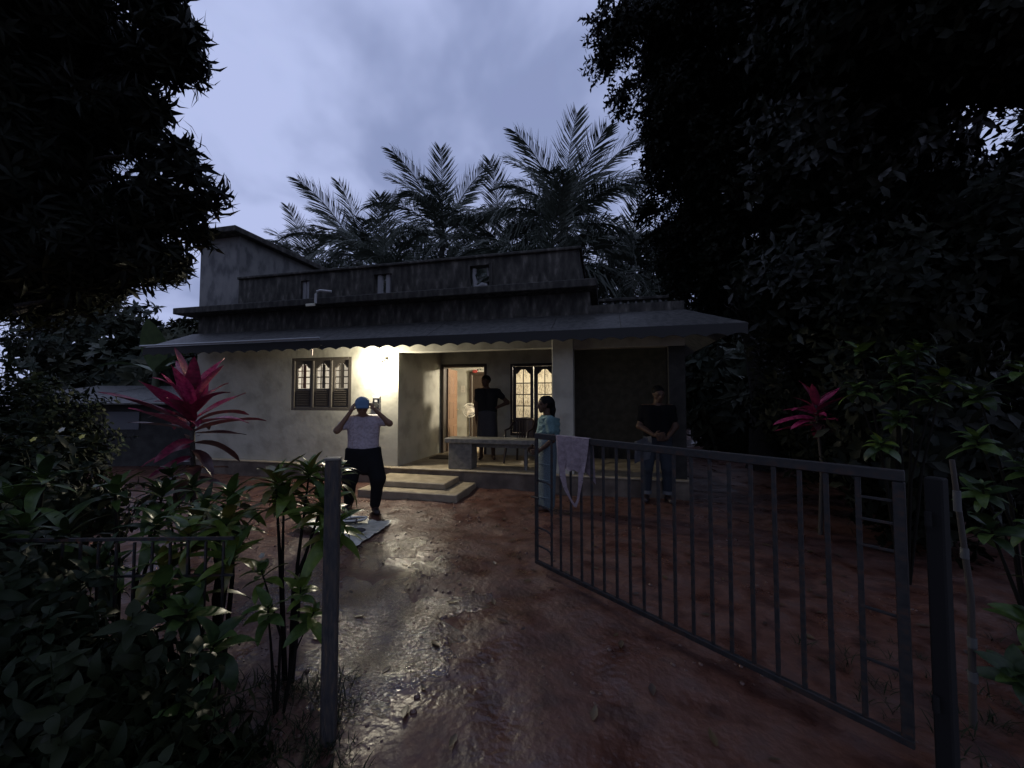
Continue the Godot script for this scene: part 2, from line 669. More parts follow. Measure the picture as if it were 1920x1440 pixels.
# ---------------------------------------------------------------- the house (axes: s to the right along its front, y up, d outward)
func build_house() -> void:
	house = thing("house", "single storey cream house with flat roof parapet, stair tower and porch", "house", HX)
	var wall := M("cream wall", L(0, 0, 0), 0.85, {"tone": [Color(0.3, 0.29, 0.235), Color(0.4, 0.385, 0.32), Color(0.44, 0.425, 0.355)], "scale": 0.3, "bump": 0.25, "bumpfreq": 0.05})
	var conc := M("mildewed concrete", L(0, 0, 0), 0.9, {"tone": [Color(0.022, 0.021, 0.018), Color(0.05, 0.047, 0.04), Color(0.075, 0.07, 0.06), Color(0.15, 0.14, 0.12)], "offs": [0.25, 0.5, 0.68, 0.85], "scale": Vector3(0.8, 0.28, 0.8), "freq": 0.016, "bump": 0.6, "bumpfreq": 0.05})
	var conc2 := M("grey tower plaster", L(0, 0, 0), 0.9, {"tone": [Color(0.1, 0.1, 0.1), Color(0.2, 0.2, 0.19), Color(0.24, 0.235, 0.22)], "scale": Vector3(0.5, 0.25, 0.5), "bump": 0.3, "bumpfreq": 0.05})
	var floorm := M("cement floor", L(0, 0, 0), 0.55, {"tone": [Color(0.22, 0.18, 0.12), Color(0.35, 0.29, 0.2)], "scale": 0.6, "bump": 0.3, "bumpfreq": 0.05})
	var plinth := M("plinth plaster", L(0, 0, 0), 0.8, {"tone": [Color(0.08, 0.06, 0.045), Color(0.17, 0.135, 0.1)], "scale": Vector3(0.6, 0.4, 0.6), "bump": 0.4, "bumpfreq": 0.05})
	var W := func(a: float, b: float, c: float, d: float, e: float, f: float): put("wall", ext(a, b, c, d, e, f), wall, house)
	var F := 0.31
	# plinth and floors
	put("plinth", ext(-4.85, 5.0, -0.35, F - 0.03, -6.2, 0.06, 0.01), plinth, house)
	put("porch_floor", ext(-0.12, 5.0, F - 0.028, F, -6.0, 0.09, 0.008), floorm, house)
	put("room_floor", ext(-4.85, -0.123, F - 0.028, F, -6.0, 0.09, 0.008), floorm, house)
	# front wall left of the porch, with the window opening
	W.call(-4.8, -2.37, F, 2.95, -0.2, 0.0)
	W.call(-1.0, 0.0, F, 2.95, -0.2, 0.0)
	W.call(-2.37, -1.0, F, 1.33, -0.2, 0.0)
	W.call(-2.37, -1.0, 2.37, 2.95, -0.2, 0.0)
	W.call(-4.8, -4.6, F, 2.95, -6.0, -0.2)
	# porch recess
	W.call(-0.2, 0.0, F, 2.95, -1.9, -0.2)
	W.call(-0.2, 0.02, F, 2.95, -2.1, -1.9)
	W.call(0.02, 1.12, 2.36, 2.95, -2.1, -1.9)
	W.call(1.12, 1.68, F, 2.95, -2.1, -1.9)
	W.call(1.68, 2.67, F, 0.75, -2.1, -1.9)
	W.call(1.68, 2.67, 2.34, 2.95, -2.1, -1.9)
	W.call(2.67, 3.1, F, 2.95, -2.1, -1.9)
	var shaded_wall := M("dark unplastered wall", L(0, 0, 0), 0.9, {"tone": [Color(0.016, 0.015, 0.013), Color(0.032, 0.03, 0.026)], "scale": 0.8, "bump": 0.5, "bumpfreq": 0.05})  # wall darkened in colour for the bay's shade, not unplastered; name seeds noise
	put("wall", ext(3.1, 4.95, F, 2.95, -2.1, -1.9), shaded_wall, house)
	W.call(4.75, 4.95, F, 2.95, -6.0, -2.1)
	# inner partition between left room and hall, hall's rear wall with a doorway, rear wall
	W.call(-1.7, -1.5, F, 2.95, -4.6, -2.1)
	W.call(-1.5, -0.2, F, 2.95, -2.1, -1.95)
	W.call(-4.6, -1.5, F, 2.95, -3.4, -3.2)
	W.call(-1.5, -0.18, F, 2.95, -4.75, -4.6)
	W.call(-0.18, 0.72, 2.3, 2.95, -4.75, -4.6)
	W.call(0.72, 3.0, F, 2.95, -4.75, -4.6)
	W.call(2.9, 3.1, F, 2.95, -4.6, -2.1)
	W.call(-4.8, 4.95, F, 2.95, -6.2, -6.0)
	put("lintel", ext(0.0, 2.865, 2.42, 2.95, -0.2, -0.002, 0.006), wall, house)
	put("pillar", ext(2.865, 3.22, F, 2.95, -0.27, 0.012, 0.008), wall, house)
	put("lintel", ext(3.22, 4.95, 2.39, 2.95, -0.2, -0.002, 0.006), wall, house)
	put("pillar", ext(4.7, 4.952, F, 2.39, -0.25, 0.0, 0.008), shaded_wall, house)
	# roof slab, sunshade, parapet
	put("roof_slab", ext(-4.8, 3.5, 2.95, 3.34, -6.2, 0.003), conc, house)
	put("roof_slab", ext(3.5, 4.95, 2.95, 3.1, -6.2, 0.003), conc, house)
	put("sunshade", ext(-5.12, 3.62, 3.34, 3.47, -6.3, 0.3, 0.012), conc, house)
	var pz := [[-3.75, -2.2], [-2.0, -0.55], [-0.17, 1.36], [1.8, 3.33]]
	for q in pz:
		put("parapet", ext(q[0], q[1], 3.47, 4.06, -0.16, 0.0), conc, house)
	for q in [[-2.2, -2.0], [-0.55, -0.17], [1.36, 1.8]]:
		put("parapet", ext(q[0], q[1], 3.47, 3.53, -0.16, 0.0), conc, house)
		put("parapet", ext(q[0], q[1], 3.93, 4.06, -0.16, 0.0), conc, house)
	put("parapet", ext(3.17, 3.33, 3.47, 4.06, -6.0, -0.16), conc, house)
	put("coping", ext(-3.75, 3.37, 4.06, 4.11, -0.2, 0.05, 0.01), conc, house)
	put("coping", ext(3.13, 3.37, 4.06, 4.11, -6.0, -0.2, 0.01), conc, house)
	var paleslit := M("pale plaster", L(0.3, 0.3, 0.3), 0.8)
	for sx in [-2.15, -2.05, -0.45, -0.27]:
		put("parapet_baluster", ext(sx - 0.045, sx + 0.045, 3.53, 3.93, -0.12, -0.04, 0.01), paleslit, house)
	# frame and curved filling of the square parapet opening
	put("opening_frame", ext(1.34, 1.40, 3.51, 3.95, -0.02, 0.03), conc, house)
	put("opening_frame", ext(1.76, 1.82, 3.51, 3.95, -0.02, 0.03), conc, house)
	put("opening_frame", ext(1.40, 1.76, 3.93, 3.97, -0.02, 0.03), conc, house)
	put("opening_ornament", tubem([V(1.46, 3.9, -0.07), V(1.44, 3.78, -0.07), V(1.47, 3.66, -0.07), V(1.46, 3.55, -0.07)], [0.045, 0.03, 0.045, 0.03], 8), paleslit, house)
	put("opening_ornament", tubem([V(1.5, 3.56, -0.07), V(1.6, 3.6, -0.07), V(1.7, 3.58, -0.07)], [0.03, 0.05, 0.03], 8), paleslit, house)
	put("opening_ornament", tubem([V(1.70, 3.9, -0.07), V(1.72, 3.75, -0.07)], [0.02, 0.015], 8), paleslit, house)
	var pink := M("pink stain", L(0, 0, 0), 0.9, {"tone": [Color(0.06, 0.05, 0.045), Color(0.2, 0.07, 0.075)], "scale": Vector3(0.9, 0.9, 0.9), "freq": 0.01})
	put("pink_band", ext(-0.1, 2.9, 3.472, 3.53, 0.0, 0.06), pink, house)
	# stair tower
	put("stair_tower", ext(-4.8, -3.75, 3.47, 5.0, -3.2, 0.0), conc2, house)
	put("stair_tower_roof", ext(-5.0, -3.6, 5.0, 5.12, -3.4, 0.25, 0.012), conc, house)
	# low parapet with balusters over the right bay
	put("parapet", ext(3.5, 4.95, 3.1, 3.16, -1.6, -1.5), conc, house)
	put("coping", ext(3.5, 4.95, 3.52, 3.58, -1.62, -1.46, 0.01), conc, house)
	for i in 9:
		var bs := 3.6 + i * 0.15
		put("parapet_baluster", tubem([V(bs, 3.16, -1.55), V(bs, 3.25, -1.55), V(bs, 3.34, -1.55), V(bs, 3.44, -1.55), V(bs, 3.52, -1.55)], [0.02, 0.04, 0.025, 0.035, 0.02], 8), paleslit, house)
	# awning of grey sheets with a scalloped fringe
	var sheetm := M("weathered grey sheet", L(0, 0, 0), 0.6, {"tone": [Color(0.025, 0.025, 0.024), Color(0.06, 0.059, 0.055), Color(0.09, 0.088, 0.08)], "scale": 0.8, "freq": 0.02, "bump": 0.8, "bumpfreq": 0.05})
	var a0 := -4.96
	var nsh := 10
	var wsh := (4.95 - a0) / nsh
	for i in nsh:
		var s := ST()
		var x0 := a0 + i * wsh
		var x1 := x0 + wsh - 0.006
		var b1 := x1
		var f1 := x1
		if i == nsh - 1:
			b1 = 4.95
			f1 = 5.55
		var up := V(0, 0.02 + 0.003 * (i % 2), 0)
		var t := [V(x0, 2.935, 0.006), V(b1, 2.935, 0.006), V(f1, 2.53, 0.89), V(x0, 2.53, 0.89)]
		poly(s, [t[0] + up, t[1] + up, t[2] + up, t[3] + up], Vector3.UP)
		poly(s, t, Vector3.DOWN)
		for k in 4:
			var e: Vector3 = t[k] + t[(k + 1) % 4] - t[0] - t[2] + (t[0] + t[2]) * 0.0
			var mid: Vector3 = (t[k] + t[(k + 1) % 4]) * 0.5 - (t[0] + t[1] + t[2] + t[3]) * 0.25
			poly(s, [t[k], t[(k + 1) % 4], t[(k + 1) % 4] + up, t[k] + up], mid)
		put("awning_sheet", s.commit(), sheetm, house)
	var sh := ST()
	var hp := [V(4.956, 2.935, 0.0), V(4.956, 2.935, -3.0), V(5.55, 2.53, -3.0), V(5.556, 2.53, 0.885)]
	var up2 := V(0, 0.02, 0)
	poly(sh, [hp[0] + up2, hp[1] + up2, hp[2] + up2, hp[3] + up2], Vector3.UP)
	poly(sh, hp, Vector3.DOWN)
	poly(sh, [hp[2], hp[3], hp[3] + up2, hp[2] + up2], Vector3.RIGHT)
	poly(sh, [hp[1], hp[2], hp[2] + up2, hp[1] + up2], Vector3.FORWARD)
	put("awning_sheet", sh.commit(), sheetm, house)
	var fr := ST()
	var fx := a0
	var prev := Vector2.ZERO
	var first := true
	while fx < 5.56:
		var dd := 0.15 - 0.038 * absf(sin(PI * (fx + 0.1) / 0.27))
		var cur := Vector2(fx, 2.53 - dd)
		if not first:
			for z in [0.892, 0.912]:
				poly(fr, [V(prev.x, 2.545, z), V(cur.x, 2.545, z), V(cur.x, cur.y, z), V(prev.x, prev.y, z)], V(0, 0, z - 0.9))
			poly(fr, [V(prev.x, prev.y, 0.892), V(cur.x, cur.y, 0.892), V(cur.x, cur.y, 0.912), V(prev.x, prev.y, 0.912)], Vector3.DOWN)
			poly(fr, [V(prev.x, 2.545, 0.892), V(cur.x, 2.545, 0.892), V(cur.x, 2.545, 0.912), V(prev.x, 2.545, 0.912)], Vector3.UP)
		prev = cur
		first = false
		fx += 0.03
	put("awning_fringe", fr.commit(), M("dark fringe", L(0.018, 0.018, 0.017), 0.8), house)
	put("gutter_pipe", tubem([V(-5.0, 2.575, 0.93), V(-2.9, 2.58, 0.93), V(-0.95, 2.585, 0.93)], [0.018], 8), M("grey pipe", L(0.35, 0.37, 0.37), 0.4), house)
	# steps
	put("step", ext(-0.15, 1.55, -0.12, 0.11, 0.062, 0.97, 0.012), floorm, house)
	put("step", ext(-0.1, 1.25, 0.11, 0.21, 0.092, 0.72, 0.012), floorm, house)
	build_left_window(wall)
	build_porch_window()
	build_door()

func arch_y(u: float, y0: float, h: float) -> float:   # scalloped head of a pane, u in -1..1
	var a := absf(u)
	return y0 + h * (1.0 - smoothstep(0.25, 0.95, a)) - h * 0.15 * (1.0 if a < 0.08 else 0.0)

# a leaf board with one arched opening: the board around it as a mesh, in the plane z..z+t
func arched_board(x0: float, x1: float, y0: float, y1: float, gx0: float, gx1: float, gy0: float, gy1: float, ah: float, z: float, t: float) -> ArrayMesh:
	var s := ST()
	var N := 14
	var zc := z + t / 2
	box(s, V((x0 + gx0) / 2, (y0 + y1) / 2, zc), V(gx0 - x0, y1 - y0, t), 0.004)
	box(s, V((x1 + gx1) / 2, (y0 + y1) / 2, zc), V(x1 - gx1, y1 - y0, t), 0.004)
	box(s, V((gx0 + gx1) / 2, (y0 + gy0) / 2, zc), V(gx1 - gx0, gy0 - y0, t), 0.0)
	for i in N:
		var u0 := -1.0 + 2.0 * i / N
		var u1 := -1.0 + 2.0 * (i + 1) / N
		var xa := lerpf(gx0, gx1, (u0 + 1) / 2)
		var xb := lerpf(gx0, gx1, (u1 + 1) / 2)
		var ya := arch_y(u0, gy1 - ah, ah)
		var yb := arch_y(u1, gy1 - ah, ah)
		for zz in [z, z + t]:
			poly(s, [V(xa, ya, zz), V(xb, yb, zz), V(xb, y1, zz), V(xa, y1, zz)], V(0, 0, zz - zc))
		poly(s, [V(xa, ya, z), V(xb, yb, z), V(xb, yb, z + t), V(xa, ya, z + t)], Vector3.DOWN)
	return s.commit()

func build_left_window(_wall: Material) -> void:
	var wood := M("grey brown shutter wood", L(0, 0, 0), 0.6, {"tone": [Color(0.05, 0.043, 0.035), Color(0.085, 0.073, 0.058)], "scale": Vector3(6, 0.8, 6), "freq": 0.03})
	var glass := M("frosted pane", L(0.8, 0.77, 0.68), 0.7, {"back": 1.0})
	var grille := M("grille bar", L(0.12, 0.05, 0.035), 0.5, {"metal": 0.3})
	var fr := ST()
	for b in [[-2.37, -2.30, 1.33, 2.37], [-1.07, -1.0, 1.33, 2.37]]:
		box(fr, V((b[0] + b[1]) / 2, (b[2] + b[3]) / 2, -0.06), V(b[1] - b[0], b[3] - b[2], 0.12), 0.006)
	box(fr, V(-1.685, 2.34, -0.06), V(1.23, 0.06, 0.12), 0.006)
	box(fr, V(-1.685, 1.36, -0.06), V(1.23, 0.06, 0.12), 0.006)
	for x in [-1.88, -1.46]:
		box(fr, V(x, 1.85, -0.06), V(0.05, 0.92, 0.12), 0.006)
	var wn := put("window", fr.commit(), wood, house)
	var opens := [[-2.295, -1.91, -2.255, -1.965], [-1.85, -1.49, -1.81, -1.52], [-1.43, -1.075, -1.385, -1.1]]
	for i in 3:
		var o = opens[i]
		put("shutter_leaf", arched_board(o[0], o[1], 1.39, 2.31, o[2], o[3], 1.76, 2.25, 0.09, -0.06, 0.035), wood, wn)
		var gx0: float = o[2]
		var gx1: float = o[3]
		var gw := gx1 - gx0
		var bm := ST()
		for u in [0.32, 0.5, 0.62]:
			var th: float = 0.035 if (u == 0.5) else 0.011
			if i == 2 and u == 0.5: th = 0.05
			box(bm, V(gx0 + gw * u, 2.0, -0.045), V(th, 0.47, 0.02), 0.0)
		for y in [1.855, 1.985, 2.11]:
			box(bm, V((gx0 + gx1) / 2, y, -0.043), V(gw, 0.014 if y != 1.985 else 0.022, 0.02), 0.0)
		put("glazing_bar", bm.commit(), wood if i else grille, wn)
		put("pane", ext(gx0 - 0.01, gx1 + 0.01, 1.75, 2.26, -0.068, -0.064), glass, wn)
		# louvre slats in the lower panel
		for k in 9:
			var y := 1.43 + k * 0.034
			var s := ST()
			box(s, V((o[0] + o[1]) / 2, y, -0.018), V(o[1] - o[0] - 0.08, 0.024, 0.012), 0.0, Basis(Vector3.RIGHT, 0.6))
			put("louvre_slat", s.commit(), wood, wn)

func build_porch_window() -> void:
	var wood := M("dark window wood", L(0, 0, 0), 0.5, {"tone": [Color(0.018, 0.011, 0.008), Color(0.036, 0.022, 0.015)], "scale": Vector3(6, 0.8, 6), "freq": 0.03})
	var im := Image.create(128, 256, false, Image.FORMAT_RGB8)
	im.fill(Color(0.90, 0.86, 0.76))
	var r2 := RandomNumberGenerator.new()
	r2.seed = 6
	for k in 26:   # a small repeated sprig etched in the glass
		var cx := r2.randi_range(14, 114)
		var cy := r2.randi_range(14, 242)
		for j in 34:
			var px := clampi(cx + int(sin(j * 0.33) * 9.0), 0, 127)
			var py := clampi(cy + j - 17, 0, 255)
			im.fill_rect(Rect2i(px, py, 4, 2), Color(0.56, 0.5, 0.4))
		im.fill_rect(Rect2i(cx - 13, cy, 26, 3), Color(0.6, 0.54, 0.43))
	var glass := StandardMaterial3D.new()
	glass.resource_name = "etched pane"
	glass.albedo_texture = ImageTexture.create_from_image(im)
	glass.roughness = 0.6
	glass.backlight_enabled = true
	glass.backlight = Color(0.6, 0.6, 0.6)
	var fr := ST()
	box(fr, V(1.705, 1.545, -1.94), V(0.05, 1.59, 0.13), 0.006)
	box(fr, V(2.645, 1.545, -1.94), V(0.05, 1.59, 0.13), 0.006)
	box(fr, V(2.175, 2.31, -1.94), V(0.89, 0.06, 0.13), 0.006)
	box(fr, V(2.175, 0.78, -1.94), V(0.89, 0.06, 0.13), 0.006)
	var wn := put("window", fr.commit(), wood, house)
	for o in [[1.735, 2.2, 1.81, 2.13], [2.21, 2.615, 2.30, 2.605]]:
		put("shutter_leaf", arched_board(o[0], o[1], 0.815, 2.275, o[2], o[3], 1.14, 2.21, 0.1, -1.93, 0.035), wood, wn)
		var gw: float = o[3] - o[2]
		var cx: float = (o[2] + o[3]) / 2
		for y in [1.40, 1.655, 1.905]:
			put("glazing_bar", bxm(V(cx, y, -1.915), V(gw, 0.022, 0.022), 0.0), wood, wn)
		put("glazing_bar", bxm(V(cx, 1.66, -1.913), V(0.018, 1.06, 0.022), 0.0), wood, wn)
		for c in 2:
			for k in 4:
				var s := ST()
				var x0: float = o[2] + c * gw / 2
				var y0: float = [1.13, 1.40, 1.655, 1.905][k]
				var y1: float = [1.40, 1.655, 1.905, 2.22][k]
				var q := [V(x0, y0, -1.937), V(x0 + gw / 2, y0, -1.937), V(x0 + gw / 2, y1, -1.937), V(x0, y1, -1.937)]
				var uv := [Vector2(0, 0.5), Vector2(1, 0.5), Vector2(1, 0), Vector2(0, 0)]
				for w in [0, 2, 1, 0, 3, 2]:
					s.set_normal(Vector3.BACK)
					s.set_uv(uv[w] + Vector2(c * 0.13 + k * 0.07, k * 0.21))
					s.add_vertex(q[w])
				put("pane", s.commit(), glass, wn)

func build_door() -> void:
	var wood := M("dark door frame", L(0, 0, 0), 0.5, {"tone": [Color(0.03, 0.02, 0.014), Color(0.055, 0.036, 0.024)], "scale": Vector3(6, 0.8, 6), "freq": 0.03})
	var leafm := M("brown door wood", L(0, 0, 0), 0.45, {"tone": [Color(0.12, 0.065, 0.035), Color(0.2, 0.115, 0.065)], "scale": Vector3(5, 0.6, 5), "freq": 0.03})
	var fr := ST()
	box(fr, V(0.05, 1.335, -1.98), V(0.06, 2.05, 0.2), 0.006)
	box(fr, V(1.09, 1.335, -1.98), V(0.06, 2.05, 0.2), 0.006)
	box(fr, V(0.57, 2.325, -1.98), V(0.98, 0.07, 0.2), 0.006)
	put("door_frame", fr.commit(), wood, house)
	var bs := Basis(Vector3.UP, deg_to_rad(97.0))
	var dl := Node3D.new()
	var hub := put("door", bxm(V(0.42, 0.99, 0), V(0.84, 1.96, 0.035), 0.004), leafm, house, Transform3D(bs, V(0.1, F0, -2.07)))
	dl.free()
	for y in [0.35, 0.95, 1.55]:
		for x in [0.23, 0.61]:
			put("panel", bxm(V(x, y + 0.02, 0), V(0.28, 0.42, 0.05), 0.01), leafm, hub)
	put("handle", tubem([V(0.76, 0.98, 0.02), V(0.76, 0.98, 0.06), V(0.68, 0.98, 0.06)], [0.012], 8), M("brass", L(0.6, 0.5, 0.3), 0.3, {"metal": 1.0}), hub)
	# inner doorway to the dark rear room
	var f2 := ST()
	box(f2, V(-0.21, 1.3, -4.58), V(0.07, 1.98, 0.06), 0.004)
	box(f2, V(0.75, 1.3, -4.58), V(0.07, 1.98, 0.06), 0.004)
	box(f2, V(0.27, 2.33, -4.58), V(1.03, 0.08, 0.06), 0.004)
	put("inner_door_frame", f2.commit(), wood, house)
	put("inner_door", ext(-0.18, 0.72, F0, 2.29, -4.68, -4.64), wood, house)

const F0 := 0.31

func spot(s: float, y: float, d: float, turn := 0.0) -> Transform3D:
	return HX * Transform3D(Basis(Vector3.UP, deg_to_rad(turn)), V(s, y, d))

func omni(n: String, at: Vector3, e: float, c: Color, size: float) -> void:
	var o := OmniLight3D.new()
	o.name = n
	o.position = at
	o.light_energy = e
	o.light_color = c
	o.light_size = size
	o.omni_range = 30.0
	o.omni_attenuation = 2.0
	o.shadow_enabled = true
	add_child(o)

func glow(key: String, c: Color, e: float) -> StandardMaterial3D:
	var m := M(key, Color(0.8, 0.8, 0.8), 0.4)
	m.emission_enabled = true
	m.emission = c
	m.emission_energy_multiplier = e
	return m

func build_lamps() -> void:
	# porch bulb on its bracket
	var t := thing("wall_lamp", "lit bulb in a white holder on the wall beside the porch opening", "wall lamp", spot(-0.32, 2.17, 0.0))
	var white := M("white plastic", L(0.7, 0.7, 0.66), 0.4)
	put("rose", tubem([V(0.05, 0.1, 0.0), V(0.05, 0.1, 0.035)], [0.05, 0.045], 14), white, t)
	put("holder", tubem([V(0.05, 0.1, 0.035), V(0.045, 0.085, 0.08), V(0.015, 0.04, 0.14)], [0.022, 0.022, 0.02], 10), white, t)
	var b := ST()
	ball(b, V(0, 0, 0.16), V(0.045, 0.05, 0.045), 16, 10)
	put("bulb", b.commit(), glow("lit bulb", Color(1, 0.9, 0.66), 22.0), t)
	omni("wall_lamp_light", spot(-0.32, 2.17, 0.16).origin, 4.6, Color(1.0, 0.96, 0.87), 0.045)
	# hall and left room ceiling tubes
	for q in [["hall_tube_light", 2.3, -3.25, 14.0, "tube light under the ceiling of the hall behind the door"], ["room_tube_light", -2.6, -1.7, 8.0, "tube light under the ceiling of the room behind the front window"]]:
		var tl := thing(q[0], q[4], "tube light", spot(q[1], 2.55, q[2]))
		put("batten", bxm(V(0, 0.06, 0), V(0.5, 0.05, 0.05), 0.006), white, tl)
		put("tube", tubem([V(-0.22, 0, 0), V(0.22, 0, 0)], [0.02], 10), glow("lit tube", Color(1, 0.93, 0.78), 6.0), tl)
		omni(q[0] + "_light", spot(q[1], 2.55, q[2]).origin, q[3], Color(1.0, 0.95, 0.87), 0.1)
	# meter box under the bulb
	var mb := thing("meter_box", "small electric meter box on the wall under the bulb", "meter box", spot(-0.43, 1.38, 0.0))
	put("backing", bxm(V(0, 0.11, 0.02), V(0.15, 0.23, 0.04), 0.006), M("meter grey", L(0.1, 0.1, 0.1), 0.4), mb)
	put("cover", bxm(V(0, 0.205, 0.05), V(0.13, 0.045, 0.03), 0.006), white, mb)
	put("dial", bxm(V(0.0, 0.14, 0.05), V(0.06, 0.05, 0.02), 0.004), white, mb)
	put("terminal_cover", tubem([V(0, 0.06, 0.03), V(0, 0.06, 0.06)], [0.055, 0.05], 16), M("meter dark", L(0.06, 0.06, 0.055), 0.3), mb)
	# small red flag and yellow paper star hanging from the awning edge
	var fl := thing("flag", "small red flag on a pale stick at the awning edge", "flag", spot(-1.15, 2.3, 0.86))
	put("stick", tubem([V(0, 0, 0), V(0, 0.22, 0)], [0.012], 6), M("pale stick", L(0.5, 0.4, 0.36), 0.6), fl)
	var fs := ST()
	for z in [-0.003, 0.003]:
		poly(fs, [V(0.01, 0.21, z), V(0.12, 0.165, z), V(0.01, 0.11, z)], V(0, 0, z))
	put("cloth", fs.commit(), M("red cloth", L(0.3, 0.05, 0.045), 0.8), fl)
	var yel := ST()
	for k in 7:
		leaf(yel, Transform3D(Basis(Vector3.UP, -1.6 + k * 0.55) * Basis(Vector3.RIGHT, -0.2 + 0.15 * (k % 3)), V(0, 0.03, 0)), 0.13, 0.035, 0.5, 0.3, 3)
	var yo := put("paper_flower", yel.commit(), M("yellow paper", L(0.55, 0.5, 0.12), 0.6, {"back": 0.6}), self, spot(-0.92, 2.42, 0.82))
	meta(yo, "crumpled yellow paper flower hanging under the awning near the red flag", "decoration")
	# bent drain pipe and pale bracket on the roof edge
	var pp := put("drain_pipe", tubem([V(0, 0, 0), V(0, 0.17, 0), V(0.03, 0.22, 0.0), V(0.09, 0.235, 0), V(0.26, 0.23, -0.1)], [0.022], 8), M("pale pipe", L(0.55, 0.56, 0.55), 0.4), self, spot(-1.53, 3.35, 0.36))
	meta(pp, "white bent pipe rising above the sunshade of the roof", "pipe")
	var pb := put("pale_strip", bxm(V(0, 0, 0), V(0.2, 0.05, 0.03), 0.005), M("cream strip", L(0.75, 0.72, 0.55), 0.5), self, spot(-1.67, 3.33, 0.33))
	meta(pb, "short cream strip fixed on the sunshade edge beside the bent pipe", "strip")

func build_porch_things() -> void:
	# concrete bench across the porch opening
	var cm := M("bench cement", L(0, 0, 0), 0.55, {"tone": [Color(0.09, 0.085, 0.075), Color(0.17, 0.16, 0.135)], "scale": 0.8, "freq": 0.02, "bump": 0.3, "bumpfreq": 0.05})
	var t := thing("porch_bench", "grey concrete bench slab on a thick end block across the porch", "bench", spot(0, F0, -0.1))
	put("seat_slab", ext(0.94, 2.86, 0.46, 0.55, -0.24, 0.14, 0.012), cm, t)
	put("end_block", ext(1.0, 1.44, 0.0, 0.46, -0.2, 0.1, 0.01), cm, t)
	put("apron", ext(1.44, 2.86, 0.38, 0.46, -0.14, -0.06), cm, t)
	for x in [2.35]:
		put("post", ext(x, x + 0.05, 0.0, 0.38, -0.14, -0.06, 0.006), cm, t)
	# plastic chairs
	var pl := M("dark plastic", L(0.03, 0.02, 0.018), 0.35)
	var ch := thing("plastic_chair", "dark plastic armchair on the porch behind the bench, under the window", "chair", spot(2.12, F0, -0.95, -20))
	put("seat", bxm(V(0, 0.42, 0), V(0.46, 0.03, 0.44), 0.01), pl, ch)
	var bk := ST()
	for i in 9:
		var a := -0.9 + i * 0.225
		var p := V(sin(a) * 0.25, 0, -cos(a) * 0.2 - 0.03)
		box(bk, p + V(0, 0.62, -0.02), V(0.05, 0.4, 0.018), 0.004, Basis(Vector3.UP, a))
	put("backrest", bk.commit(), pl, ch)
	put("top_rim", tubem([V(-0.22, 0.8, -0.14), V(-0.14, 0.84, -0.21), V(0, 0.86, -0.25), V(0.14, 0.84, -0.21), V(0.22, 0.8, -0.14)], [0.025], 8), pl, ch)
	for x in [-1, 1]:
		put("armrest", tubem([V(0.24 * x, 0.8, -0.14), V(0.26 * x, 0.66, 0.0), V(0.26 * x, 0.63, 0.16), V(0.24 * x, 0.44, 0.2)], [0.022], 8), pl, ch)
		for z in [-1, 1]:
			put("leg", tubem([V(0.2 * x, 0.42, 0.19 * z), V(0.24 * x, 0.0, 0.24 * z)], [0.028, 0.02], 8), pl, ch)
	# pedestal fan in the hall
	var wp := M("fan white", L(0.62, 0.6, 0.53), 0.35)
	var dk := M("fan stem", L(0.05, 0.05, 0.05), 0.35)
	var f := thing("pedestal_fan", "white pedestal fan standing in the lit hall behind the open door", "fan", spot(-0.08, F0, -4.1, 32))
	put("base", tubem([V(0, 0, 0), V(0, 0.03, 0), V(0, 0.05, 0)], [0.2, 0.19, 0.04], 20), dk, f)
	put("pole", tubem([V(0, 0.04, 0), V(0, 0.82, 0)], [0.018, 0.014], 10), dk, f)
	put("motor", tubem([V(0, 0.92, -0.16), V(0, 0.92, -0.12), V(0, 0.92, -0.02), V(0, 0.92, 0.0)], [0.045, 0.06, 0.06, 0.04], 14), wp, f)
	put("neck", tubem([V(0, 0.8, 0), V(0, 0.9, -0.06)], [0.025, 0.03], 8), wp, f)
	var gr := ST()
	for q in [[0.06, 0.16], [0.12, 0.15], [0.17, 0.12], [0.2, 0.06], [0.2, 0.0], [0.12, -0.01]]:
		var ring := []
		for k in 25:
			var a := TAU * k / 24.0
			ring.append(V(cos(a) * q[0], 0.92 + sin(a) * q[0], q[1]))
		tube(gr, ring, [0.0035 if q[0] < 0.2 else 0.008], 5, false)
	for k in 28:
		var a := TAU * k / 28.0
		var u := V(cos(a), sin(a), 0)
		tube(gr, [V(0, 0.92, 0.16) + u * 0.03, V(0, 0.92, 0.15) + u * 0.12, V(0, 0.92, 0.06) + u * 0.2, V(0, 0.92, 0.0) + u * 0.2, V(0, 0.92, -0.01) + u * 0.05], [0.0025], 4, false)
	put("cage", gr.commit(), wp, f)
	for k in 3:
		var bl := ST()
		leaf(bl, Transform3D(Basis(Vector3.BACK, TAU * k / 3.0) * Basis(Vector3.UP, PI / 2) * Basis(Vector3.BACK, 1.2), V(0, 0.92, 0.07)), 0.18, 0.07, 0.1, 0.15, 4)
		put("blade", bl.commit(), M("fan blade", L(0.45, 0.4, 0.33), 0.3), f)
	# paper on the hall wall, garland and red ornament
	var pa := thing("wall_paper_notice", "small pale paper with faint print on the hall wall above the fan", "notice", spot(-0.47, 1.76, -4.594))
	put("sheet", ext(-0.06, 0.06, 0.0, 0.2, 0.0, 0.004), M("aged paper", L(0.5, 0.46, 0.38), 0.8), pa)
	var pr := ST()
	for y in [0.03, 0.05, 0.07, 0.12, 0.16]:
		box(pr, V(0, y, 0.0055), V(0.08, 0.008, 0.002))
	put("print", pr.commit(), M("faint ink", L(0.22, 0.2, 0.17), 0.8), pa)
	var ro := ST()
	ball(ro, V(0, 0, 0), V(0.09, 0.05, 0.05), 12, 8)
